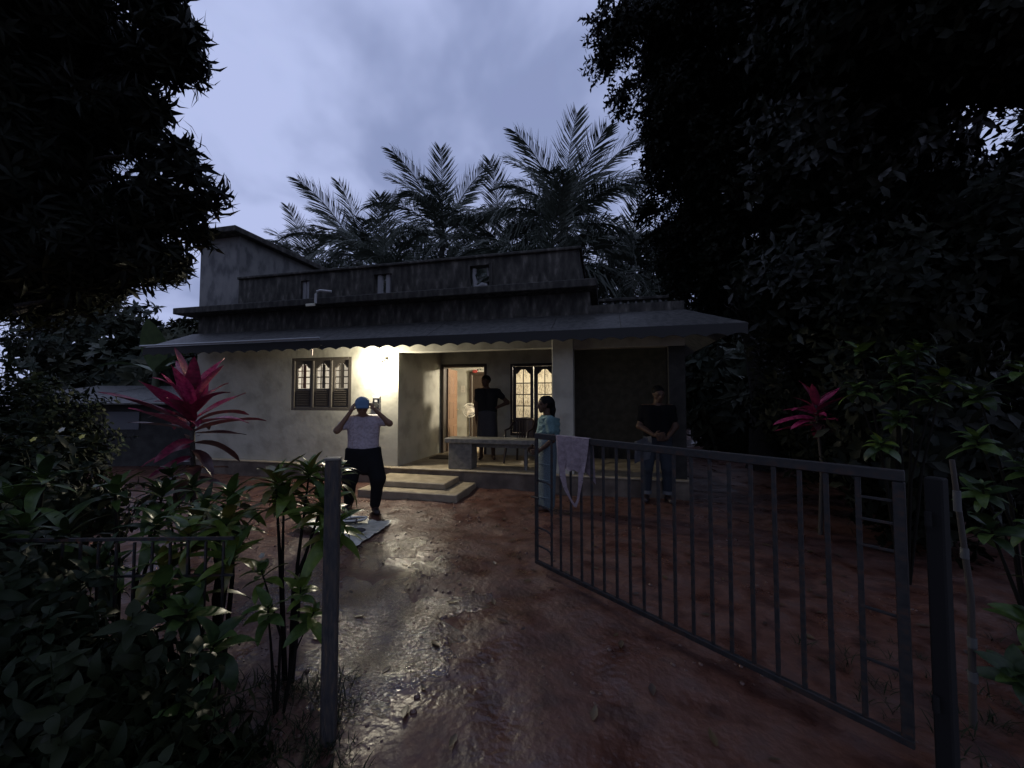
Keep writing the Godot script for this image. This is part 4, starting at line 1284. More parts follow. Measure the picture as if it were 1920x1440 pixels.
# ---------------------------------------------------------------- sheet on the ground
func build_sheet() -> void:
	var n := FastNoiseLite.new()
	n.seed = 3
	n.frequency = 2.2
	var c := [V(-2.62, 0, -4.62), V(-2.35, 0, -5.2), V(-1.55, 0, -5.02), V(-1.62, 0, -4.08)]
	var N := 28
	var s := ST()
	var f := func(i: int, j: int) -> Vector3:
		var u := float(i) / N
		var v := float(j) / N
		var p: Vector3 = c[0].lerp(c[1], v).lerp(c[3].lerp(c[2], v), u)
		p.x += 0.02 * n.get_noise_2d(v * 9.0, 7.0)
		p.z += 0.02 * n.get_noise_2d(u * 9.0, 3.0)
		var bundle := 0.11 * exp(-pow((u - 0.2) / 0.2, 2.0)) * (0.5 + 0.5 * sin(v * 5.0 + 1.0))
		return p + V(0, gh(p.x, p.z) + 0.018 + 0.03 * absf(n.get_noise_2d(p.x * 1.5, p.z * 1.5)) + bundle, 0)
	for i in N:
		for j in N:
			_quad(s, f.call(i, j), f.call(i + 1, j), f.call(i + 1, j + 1), f.call(i, j + 1), Vector3.UP)
	var o := put("white_sheet", s.commit(), M("white plastic sack", L(0, 0, 0), 0.4, {"tone": [Color(0.42, 0.42, 0.34), Color(0.6, 0.6, 0.52)], "scale": 1.2, "bump": 0.5, "bumpfreq": 0.02}), self)
	meta(o, "white plastic sheet spread on the wet ground before the steps", "sheet")
	var b := thing("bowl", "dark oval bowl with a white rim lying on the white sheet", "bowl", Transform3D(Basis(Vector3.UP, 0.3), V(-1.98, gh(-1.98, -4.88) + 0.05, -4.88)))
	var pts := []
	for k in 25:
		pts.append(V(cos(TAU * k / 24.0) * 0.15, 0.03, sin(TAU * k / 24.0) * 0.075))
	put("rim", tubem(pts, [0.012], 6), M("white rim", L(0.7, 0.68, 0.6), 0.35), b)
	var bs := ST()
	ball(bs, V(0, 0.012, 0), V(0.148, 0.022, 0.073), 20, 8)
	put("hollow", bs.commit(), M("dark bowl", L(0.02, 0.02, 0.018), 0.4), b)
	var sl := ST()
	ball(sl, V(0, 0.02, 0), V(0.085, 0.025, 0.045), 16, 8)
	var so := put("dark_stone", sl.commit(), M("dark stone", L(0.025, 0.022, 0.02), 0.5), self, Transform3D(Basis.IDENTITY, V(-1.77, gh(-1.77, -4.5) + 0.04, -4.5)))
	meta(so, "small dark oval stone on the white sheet, nearest the camera", "stone")
	var spn := put("stick", tubem([V(0, 0, 0), V(0.06, 0.015, 0.2)], [0.01], 6), M("dark stick", L(0.03, 0.022, 0.018), 0.7), self, Transform3D(Basis.IDENTITY, V(-1.93, gh(-1.93, -4.8) + 0.085, -4.85)))
	meta(spn, "short dark stick lying from the bowl across the white sheet", "stick")
	# stones and clods pressed into the mud
	var mm := MultiMesh.new()
	mm.transform_format = MultiMesh.TRANSFORM_3D
	var ps := ST()
	ball(ps, Vector3.ZERO, V(1, 0.6, 0.8), 7, 5)
	mm.mesh = ps.commit()
	mm.instance_count = 1500
	var pn := FastNoiseLite.new()
	pn.seed = 8
	pn.frequency = 0.8
	for i in 1500:
		var x := 0.0
		var z := 0.0
		while true:
			x = rng.randf_range(-3.5, 3.0)
			z = rng.randf_range(-6.5, -1.2)
			if pn.get_noise_2d(x, z) + (0.25 if x < -0.3 else -0.1) > rng.randf_range(-0.1, 0.5): break
		var r := 0.006 + 0.014 * pow(rng.randf(), 3.0)
		mm.set_instance_transform(i, Transform3D(Basis(Vector3.UP, rng.randf() * TAU).scaled(V(r, r, r)), V(x, gh(x, z) + r * 0.1, z)))
	var mi := MultiMeshInstance3D.new()
	mi.name = "gravel"
	mi.multimesh = mm
	mi.material_override = M("mud clod", L(0.1, 0.055, 0.04), 0.3)
	add_child(mi)
	meta(mi, "small stones and mud clods scattered over the wet red ground", "gravel")
	mi.set_meta("kind", "stuff")

# ---------------------------------------------------------------- palms
var fronds := []
func frond_mesh(ln: float, bend: float, droop: float, seed_: int) -> ArrayMesh:
	var r := RandomNumberGenerator.new()
	r.seed = seed_
	var s := ST()
	var pts := []
	var rad := []
	var ang := 0.0
	var p := Vector3.ZERO
	var N := 12
	for i in N + 1:
		pts.append(p)
		rad.append(lerpf(0.045, 0.006, pow(i / float(N), 0.7)))
		p += V(0, -sin(ang), cos(ang)) * ln / N
		ang += bend / N * (0.4 + 1.2 * i / N)
	tube(s, pts, rad, 5)
	var K := 62
	for k in K:
		var t := 0.16 + 0.84 * (k + 0.5) / K
		var x := t * N
		var i := mini(int(x), N - 1)
		var q: Vector3 = pts[i].lerp(pts[i + 1], x - i)
		var d: Vector3 = (pts[i + 1] - pts[i]).normalized()
		var up := V(1, 0, 0).cross(d).normalized() * -1.0
		if up.y < 0: up = -up
		var ll := ln * 0.29 * pow(sin(PI * clampf(0.12 + t * 0.8, 0, 1)), 0.7)
		for sd in [-1.0, 1.0]:
			if r.randf() < 0.05: continue
			var out: Vector3 = (V(sd, 0, 0) * 0.8 + d * (0.55 + 0.5 * t) + up * r.randf_range(-0.05, 0.4) + d * r.randf_range(-0.2, 0.2)).normalized()
			var a: Vector3 = q
			var l2 := ll * r.randf_range(0.85, 1.1)
			var b := a + out * l2 * 0.5
			var dd := (out + V(0, -1, 0) * droop * r.randf_range(0.3, 1.7)).normalized()
			var c := b + dd * l2 * 0.5
			var w: Vector3 = d * 0.033 + up * 0.012
			_quad(s, a - w * 0.5, a + w * 0.5, b + w, b - w, up)
			_quad(s, b - w, b + w, c + w * 0.15, c - w * 0.15, up)
	return s.commit()

func palm(label: String, base: Vector3, crown: Vector3, sc: float, n: int, up_share: float) -> void:
	var t := thing("coconut_palm", label, "palm", Transform3D(Basis.IDENTITY, base), "coconut palms behind the house")
	var bark := M("palm bark", L(0, 0, 0), 0.85, {"tone": [Color(0.05, 0.046, 0.04), Color(0.1, 0.09, 0.08)], "scale": Vector3(0.5, 3.0, 0.5), "bump": 1.5, "bumpfreq": 0.05})
	var c := crown - base
	put("trunk", tubem([V(0, -0.3, 0), V(c.x * 0.1, c.y * 0.3, c.z * 0.1), V(c.x * 0.45, c.y * 0.65, c.z * 0.45), c], [0.2, 0.15, 0.13, 0.12], 10), bark, t)
	var green := M("palm green", L(0, 0, 0), 0.42, {"tone": [Color(0.045, 0.056, 0.042), Color(0.09, 0.105, 0.075)], "scale": 0.7, "freq": 0.03, "back": 0.25})
	for i in n:
		var f := (i + 0.5) / n
		var az := i * 2.39996 + rng.randf_range(-0.2, 0.2)
		var el := lerpf(1.35, -0.45, pow(f, up_share)) + rng.randf_range(-0.1, 0.1)
		var kind := 0 if el > 0.85 else (1 if el > 0.25 else 2)
		var m: Mesh = fronds[kind * 2 + (i % 2)]
		var b := Basis(Vector3.UP, az) * Basis(Vector3.RIGHT, -el) * Basis(Vector3.BACK, rng.randf_range(-0.35, 0.35))
		var k := sc * rng.randf_range(0.88, 1.08)
		fast("frond", m, green, t, Transform3D(b.scaled(V(k, k, k)), c + V(0, 0.1, 0)))
	var brown := M("dead frond brown", L(0, 0, 0), 0.8, {"tone": [Color(0.05, 0.036, 0.022), Color(0.11, 0.08, 0.05)], "scale": 0.7, "freq": 0.03})
	for i in 3:
		var b := Basis(Vector3.UP, rng.randf() * TAU) * Basis(Vector3.RIGHT, rng.randf_range(0.4, 1.1)) * Basis(Vector3.BACK, rng.randf_range(-0.6, 0.6))
		fast("dead_frond", fronds[4 + i % 2], brown, t, Transform3D(b.scaled(V(0.75, 0.75, 0.75) * sc), c))
	var ns := ST()
	for i in 6:
		ball(ns, V(sin(i * 1.05) * 0.28, -0.3 - 0.1 * (i % 2), cos(i * 1.05) * 0.28), V(0.12, 0.15, 0.12), 8, 6)
	put("coconuts", ns.commit(), M("coconut husk", L(0.05, 0.045, 0.02), 0.6), t, Transform3D(Basis.IDENTITY, c))

func build_palms() -> void:
	for q in [[0.9, 0.5], [1.6, 1.1], [2.3, 1.6]]:
		for k in 2:
			fronds.append(frond_mesh(4.2, q[0], q[1], 50 + fronds.size() + k))
	palm("tallest coconut palm, right of centre behind the parapet", V(2.6, 0, -15.6), V(2.1, 8.2, -15), 0.92, 36, 0.9)
	palm("coconut palm with erect fronds above the middle of the parapet", V(-3.6, 0, -18.4), V(-3.3, 9.2, -18), 0.95, 32, 0.85)
	palm("leaning coconut palm left of the middle palm", V(-7.2, 0, -19.2), V(-7.6, 8.5, -19), 0.92, 30, 0.8)
	palm("small faint coconut palm beside the stair tower roof", V(-11.6, 0, -22), V(-11.9, 9.2, -22), 0.75, 20, 0.8)
	palm("coconut palm with drooping fronds between the two tall palms", V(-0.2, 0, -17.4), V(-0.5, 8.1, -17), 0.9, 24, 0.6)
	palm("low coconut palm under the right hand trees", V(4.6, 0, -14.6), V(4.4, 6.3, -14.5), 0.85, 24, 0.6)
	palm("low coconut palm behind the left part of the parapet", V(-5.4, 0, -16), V(-5.2, 6.6, -16), 0.85, 22, 0.55)
	palm("low coconut palm close behind the right part of the parapet", V(1.3, 0, -13), V(1.2, 5.6, -13), 0.8, 22, 0.5)

# ---------------------------------------------------------------- broad trees
func rosette(n: int, ln: float, w: float, spread: float, droop: float, seed_: int) -> ArrayMesh:   # leaves round a twig tip, axis +Y
	var r := RandomNumberGenerator.new()
	r.seed = seed_
	var s := ST()
	for i in n:
		var az := i * 2.39996 + r.randf_range(-0.3, 0.3)
		var el := r.randf_range(-1.0, 0.7) * spread
		var b := Basis(Vector3.UP, az) * Basis(Vector3.RIGHT, -el)
		leaf(s, Transform3D(b, V(0, r.randf_range(-0.06, 0.04), 0)), ln * r.randf_range(0.75, 1.15), w * r.randf_range(0.8, 1.15), droop * r.randf_range(0.6, 1.4), 0.25, 2)
	return s.commit()

func sprig(n: int, ln: float, leafl: float, w: float, seed_: int, seg := 2) -> ArrayMesh:   # a twig along +Y with alternate leaves
	var r := RandomNumberGenerator.new()
	r.seed = seed_
	var s := ST()
	tube(s, [V(0, -ln * 0.5, 0), V(0.02, 0, 0.01), V(0, ln * 0.5, 0)], [0.006, 0.004, 0.002], 3, false)
	for i in n:
		var y := ln * (-0.45 + 0.95 * i / n)
		var az := i * 2.4 + r.randf_range(-0.4, 0.4)
		var b := Basis(Vector3.UP, az) * Basis(Vector3.RIGHT, -r.randf_range(-0.3, 0.9))
		leaf(s, Transform3D(b, V(0, y, 0)), leafl * r.randf_range(0.6, 1.25), w * r.randf_range(0.8, 1.2), r.randf_range(0.2, 1.1), 0.2, seg)
	return s.commit()

# lobes: [centre, radii, count]; instances lie through the outer half of each lobe
func crown(parent: Node, lobes: Array, mesh: Mesh, m: Material, smin: float, smax: float, hang: float, tone: Color) -> void:
	var total := 0
	for l in lobes: total += l[2]
	var mm := MultiMesh.new()
	mm.transform_format = MultiMesh.TRANSFORM_3D
	mm.use_colors = true
	mm.mesh = mesh
	mm.instance_count = total
	var i := 0
	for l in lobes:
		var lc: Vector3 = l[0]
		var lr: Vector3 = l[1]
		for k in l[2]:
			var d := V(rng.randfn(), rng.randfn(), rng.randfn()).normalized()
			var rr := pow(rng.randf_range(0.12, 1.0), 0.42)
			rr *= 1.0 + 0.16 * sin(d.x * 7.0 + lc.x * 3.0) * sin(d.y * 6.0 + lc.y) + 0.12 * rng.randf_range(-1, 1)
			var p := lc + d * lr * rr
			var up := (d + V(0, -hang, 0) + V(rng.randf_range(-0.6, 0.6), rng.randf_range(-0.6, 0.6), rng.randf_range(-0.6, 0.6))).normalized()
			var b := frame_of(up)
			b = Basis(b.x, b.z, -b.y)   # +Y along up
			b = b * Basis(Vector3.UP, rng.randf() * TAU)
			var sc := rng.randf_range(smin, smax)
			mm.set_instance_transform(i, Transform3D(b.scaled(V(sc, sc, sc)), p))
			var v := rng.randf_range(0.65, 1.3)
			var wv := rng.randf_range(0.0, 0.25)
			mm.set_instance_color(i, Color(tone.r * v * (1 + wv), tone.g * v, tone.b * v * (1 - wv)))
			i += 1
	var mi := MultiMeshInstance3D.new()
	mi.name = "crown"
	mi.multimesh = mm
	mi.material_override = m
	mi.set_meta("kind", "stuff")
	parent.add_child(mi, true)

func limbs(parent: Node, base: Vector3, fork: Vector3, ends: Array, r0: float) -> void:
	var bark := M("tree bark", L(0, 0, 0), 0.85, {"tone": [Color(0.014, 0.012, 0.01), Color(0.035, 0.03, 0.025)], "scale": Vector3(2, 0.6, 2), "freq": 0.03, "bump": 1.5, "bumpfreq": 0.05})
	put("trunk", tubem([base - V(0, 0.3, 0), base + V(0, 0.25, 0), base.lerp(fork, 0.5) + V(0.08, 0, 0.05), fork], [r0 * 1.5, r0, r0 * 0.85, r0 * 0.75], 12), bark, parent)
	for e in ends:
		var m: Vector3 = fork.lerp(e, 0.5) + V(rng.randf_range(-0.2, 0.2), 0.25, rng.randf_range(-0.2, 0.2))
		put("limb", tubem([fork - V(0, 0.1, 0), m, e], [r0 * 0.55, r0 * 0.35, r0 * 0.1], 8), bark, parent)

func build_trees() -> void:
	var lm := M("dark leaf", L(1, 1, 1), 0.5, {"vcol": true, "back": 0.12, "spec": 0.25})
	var rs := rosette(12, 0.22, 0.024, 1.0, 1.0, 3)
	var sp := sprig(12, 0.34, 0.105, 0.024, 4)
	var bs := sprig(10, 0.42, 0.17, 0.045, 5)
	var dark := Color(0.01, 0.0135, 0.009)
	# left mango
	var t := thing("mango_tree", "large dark tree with long drooping leaves filling the upper left", "tree")
	limbs(t, V(-7.2, 0, -4.4), V(-6.8, 2.6, -4.5), [V(-4.2, 5.2, -4.2), V(-3.9, 4.0, -4.1), V(-5.2, 6.2, -4.4), V(-4.2, 3.2, -4.6), V(-6.5, 5.6, -3.4), V(-3.8, 6.0, -4.3)], 0.24)
	var rs2 := rosette(9, 0.2, 0.022, 1.1, 1.4, 6)
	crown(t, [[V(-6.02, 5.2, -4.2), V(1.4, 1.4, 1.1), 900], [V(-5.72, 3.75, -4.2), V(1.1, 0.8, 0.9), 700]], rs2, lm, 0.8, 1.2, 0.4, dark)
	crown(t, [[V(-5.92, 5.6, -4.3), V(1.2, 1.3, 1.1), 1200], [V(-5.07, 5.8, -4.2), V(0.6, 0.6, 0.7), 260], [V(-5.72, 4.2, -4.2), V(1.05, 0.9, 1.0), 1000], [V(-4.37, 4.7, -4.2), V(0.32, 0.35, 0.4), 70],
		[V(-4.00, 3.6, -4.1), V(0.35, 0.3, 0.3), 60], [V(-4.82, 3.3, -4.3), V(0.5, 0.45, 0.5), 200], [V(-5.82, 3.15, -4.5), V(1.1, 0.45, 0.9), 700], [V(-4.15, 3.1, -4.4), V(0.3, 0.22, 0.3), 50], [V(-6.62, 4.4, -3.6), V(1.2, 2.3, 1.0), 1300], [V(-3.90, 5.55, -4.25), V(0.33, 0.25, 0.3), 60], [V(-6.92, 3.2, -5.0), V(1.2, 0.8, 0.8), 600], [V(-4.4, 7.6, -3.2), V(1.9, 0.9, 1.7), 1300], [V(-3.4, 7.2, -1.4), V(1.6, 0.9, 1.4), 900]], rs, lm, 0.85, 1.2, 0.35, dark)  # last two lobes added overhead, out of view, to shade the left foreground
	var edge := []
	for e in [V(-3.88, 5.99, -4.20), V(-3.60, 5.52, -4.10), V(-3.58, 5.30, -4.20), V(-3.84, 5.94, -4.30), V(-4.07, 5.33, -4.20), V(-3.79, 5.23, -4.30), V(-3.96, 4.75, -4.20), V(-4.22, 4.51, -4.30), V(-3.58, 4.22, -4.10), V(-3.40, 3.98, -4.10), V(-3.25, 3.71, -4.10), V(-3.53, 3.65, -4.20), V(-3.46, 3.38, -4.20), V(-3.7, 3.17, -4.30), V(-3.85, 3.0, -4.30), V(-4.25, 2.95, -4.40), V(-4.65, 2.84, -4.50), V(-5.1, 2.70, -4.60), V(-5.6, 2.62, -4.70)]:
		put("limb", tubem([V(-5.6, e.y - 0.1, -4.3), e.lerp(V(-5.6, e.y - 0.1, -4.3), 0.45) + V(0, 0.08, 0), e], [0.035, 0.02, 0.006], 5), M("tree bark", L(0, 0, 0), 0.85), t)
		edge.append([e + V(-0.05, 0.02, 0), V(rng.randf_range(0.14, 0.24), rng.randf_range(0.12, 0.2), 0.2), rng.randi_range(6, 12)])
		edge.append([e + V(-0.4, 0.03, 0), V(0.3, 0.22, 0.3), rng.randi_range(9, 18)])
	crown(t, edge, rosette(9, 0.24, 0.024, 1.0, 1.3, 8), lm, 0.9, 1.25, 0.5, dark)
	# right: tall fine leaved tree whose branches hang over the yard
	var r1 := thing("rain_tree", "tall fine leaved tree right of the house, its branches hanging towards the palms", "tree")
	limbs(r1, V(5.6, 0, -8.6), V(5.3, 3.2, -8.4), [V(2.6, 8.3, -7.2), V(3.4, 7.0, -7.6), V(4.2, 9.5, -7.8), V(6.5, 8.5, -8.0), V(4.0, 5.2, -8.0), V(3.0, 9.2, -7.4)], 0.3)
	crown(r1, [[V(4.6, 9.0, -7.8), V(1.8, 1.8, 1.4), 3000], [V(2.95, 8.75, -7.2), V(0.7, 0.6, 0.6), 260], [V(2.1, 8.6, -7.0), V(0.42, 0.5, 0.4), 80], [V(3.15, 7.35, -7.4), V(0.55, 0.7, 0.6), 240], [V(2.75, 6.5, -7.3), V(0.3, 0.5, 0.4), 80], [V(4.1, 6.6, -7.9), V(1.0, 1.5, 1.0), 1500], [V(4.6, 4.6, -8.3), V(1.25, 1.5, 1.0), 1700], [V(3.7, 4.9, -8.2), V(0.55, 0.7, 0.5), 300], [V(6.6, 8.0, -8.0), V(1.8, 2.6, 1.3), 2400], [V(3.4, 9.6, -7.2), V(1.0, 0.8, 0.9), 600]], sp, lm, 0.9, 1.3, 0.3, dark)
	edge = []
	for e in [V(1.67, 8.69, -7.00), V(1.91, 8.17, -7.00), V(1.71, 7.96, -7.00), V(2.39, 9.01, -7.20), V(2.63, 7.93, -7.20), V(2.19, 7.43, -7.30), V(2.66, 7.11, -7.30), V(2.96, 7.67, -7.40), V(3.13, 6.39, -7.60), V(2.96, 5.84, -7.60), V(2.81, 5.44, -7.80), V(2.91, 4.83, -7.80), V(3.15, 4.34, -8.00), V(3.25, 6.94, -7.60)]:
		edge.append([e, V(rng.randf_range(0.22, 0.4), rng.randf_range(0.18, 0.34), 0.3), rng.randi_range(22, 45)])
	crown(r1, edge, sp, lm, 0.9, 1.3, 0.4, dark)
	# right: broad leaved jackfruit nearer
	var r2 := thing("jackfruit_tree", "broad dark tree filling the right, pale glints on its leaves", "tree")
	limbs(r2, V(7.0, 0, -6.4), V(6.6, 2.6, -6.2), [V(4.9, 5.2, -5.9), V(5.5, 7.0, -5.8), V(7.4, 6.6, -5.6), V(5.2, 3.2, -5.9), V(8.2, 4.8, -5.6)], 0.28)
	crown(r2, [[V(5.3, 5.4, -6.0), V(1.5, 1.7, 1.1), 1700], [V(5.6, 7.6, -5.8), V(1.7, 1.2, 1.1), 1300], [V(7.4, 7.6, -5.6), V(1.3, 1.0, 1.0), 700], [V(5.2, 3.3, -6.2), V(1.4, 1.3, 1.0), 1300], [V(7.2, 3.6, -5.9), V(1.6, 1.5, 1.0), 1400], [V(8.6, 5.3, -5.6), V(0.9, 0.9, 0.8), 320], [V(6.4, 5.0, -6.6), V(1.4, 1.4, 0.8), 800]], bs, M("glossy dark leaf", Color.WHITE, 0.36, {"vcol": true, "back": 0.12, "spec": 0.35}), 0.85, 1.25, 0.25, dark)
	# right: overhanging near tree, out of frame trunk
	var r3 := thing("near_tree", "near dark tree whose branches reach in at the upper right corner", "tree")
	limbs(r3, V(7.4, 0, -3.0), V(6.8, 3.0, -3.2), [V(5.2, 6.6, -4.2), V(6.4, 6.8, -4.2), V(6.0, 4.3, -4.4)], 0.2)
	crown(r3, [[V(5.7, 6.2, -4.4), V(1.2, 0.9, 0.8), 700], [V(4.5, 6.4, -4.6), V(0.9, 0.7, 0.7), 420], [V(6.6, 6.0, -4.6), V(0.9, 0.8, 0.7), 400], [V(6.4, 3.3, -4.6), V(1.1, 1.0, 0.8), 700], [V(5.1, 2.7, -4.9), V(0.9, 0.9, 0.7), 420], [V(4.3, 7.9, -4.0), V(1.9, 1.0, 1.8), 1300], [V(2.6, 9.0, -4.4), V(1.6, 0.8, 1.4), 900]], bs, lm, 0.75, 1.1, 0.25, dark)  # last two lobes added above the view to darken the right yard
	# unseen trees added over the road behind the camera's place to darken the foreground
	for e in [["added_shade_tree_left", V(-3.6, 5.6, 1.2), V(2.6, 1.6, 2.4), 1500, "added dark tree left of the gateway, out of view, to shade the foreground"], ["added_shade_tree_right", V(3.4, 5.8, 1.0), V(2.6, 1.7, 2.4), 1500, "added dark tree right of the gateway, out of view, to shade the foreground"]]:
		var rt := thing(e[0], e[4], "tree")
		var ec: Vector3 = e[1]
		limbs(rt, V(ec.x * 1.3, 0, 1.4), V(ec.x * 1.2, 3.0, 1.3), [ec + V(0, 0.8, 0.8), ec + V(-1, 0.3, -0.6), ec + V(1.2, 0.4, 0.2)], 0.2)
		crown(rt, [[ec, e[2], e[3]]], bs, lm, 1.0, 1.5, 0.2, dark)
	# understorey along the right boundary and behind the house
	var k := 0
	for q in [[V(6.4, 1.4, -7.4), V(1.7, 1.5, 1.0), 900, "dense bush beside the right end of the house under the awning tip"], [V(5.4, 1.3, -5.2), V(1.3, 1.3, 0.8), 700, "dark bush behind the red leaved plant on the right"], [V(4.3, 1.0, -4.0), V(0.9, 1.0, 0.6), 420, "dark bush right of the open gate, behind the hinge post"], [V(8.2, 1.6, -9.0), V(2.0, 1.8, 1.0), 900, "farther dark bush beyond the jackfruit tree"], [V(9.5, 2.2, -6.0), V(2.0, 2.4, 1.2), 900, "tall dark bush at the far right edge of the yard"]]:
		var u := thing("dark_bush", q[3], "bush", Transform3D.IDENTITY, "dark bushes on the right boundary")
		var g: Vector3 = q[0]
		put("stem", tubem([V(g.x, -0.2, g.z), V(g.x + 0.05, g.y * 0.6, g.z), V(g.x - 0.1, g.y * 1.2, g.z)], [0.05, 0.04, 0.02], 7), M("tree bark", L(0, 0, 0), 0.9), u)
		crown(u, [[g, q[1], q[2]]], bs, lm, 0.85, 1.2, 0.1, dark)
		k += 1

# ---------------------------------------------------------------- near plants, each leaf a part
func whorl(t: Node, c: Vector3, axis_: Vector3, n: int, meshes: Array, mt: Array, smin: float, smax: float, e0: float, e1: float, along := 0.07) -> void:
	var b0 := frame_of(axis_)
	b0 = Basis(b0.x, b0.z, -b0.y)
	for i in n:
		var f := float(i) / n
		var b := b0 * Basis(Vector3.UP, i * 2.39996 + rng.randf_range(-0.25, 0.25)) * Basis(Vector3.RIGHT, -lerpf(e0, e1, f) + rng.randf_range(-0.12, 0.12)) * Basis(Vector3.BACK, rng.randf_range(-0.3, 0.3))
		var sc := rng.randf_range(smin, smax) * lerpf(0.75, 1.0, f)
		fast("leaf", meshes[rng.randi() % meshes.size()], mt[rng.randi() % mt.size()], t, Transform3D(b.scaled(V(sc, sc, sc)), c - axis_ * f * along))

func leaf_set(ln: float, w: float, fold: float, wave: float, shape: float, droops: Array, seg := 6) -> Array:
	var r := []
	for d in droops:
		var s := ST()
		leaf(s, Transform3D.IDENTITY, ln, w, d, fold, seg, wave, shape)
		r.append(s.commit())
	return r

func leafy_shrub(label: String, base: Vector3, tips: Array, meshes: Array, mt: Array, n: int, stem_r: float, group := "") -> Node3D:
	var t := thing("leafy_shrub", label, "shrub", Transform3D(Basis.IDENTITY, base), group)
	var sm := M("shrub stem", L(0.01, 0.009, 0.007), 0.85, {"spec": 0.2})
	for tip in tips:
		var e: Vector3 = tip - base
		var mid := V(e.x * 0.35 + rng.randf_range(-0.05, 0.05), e.y * 0.55, e.z * 0.35)
		put("stem", tubem([V(e.x * 0.08, -0.1, e.z * 0.08), mid, e], [stem_r, stem_r * 0.8, stem_r * 0.4], 7), sm, t)
		var ax := (e - mid).normalized()
		whorl(t, e, (ax + V(0, 0.4, 0)).normalized(), n, meshes, mt, 0.6, 1.2, 1.15, -0.35)
	return t

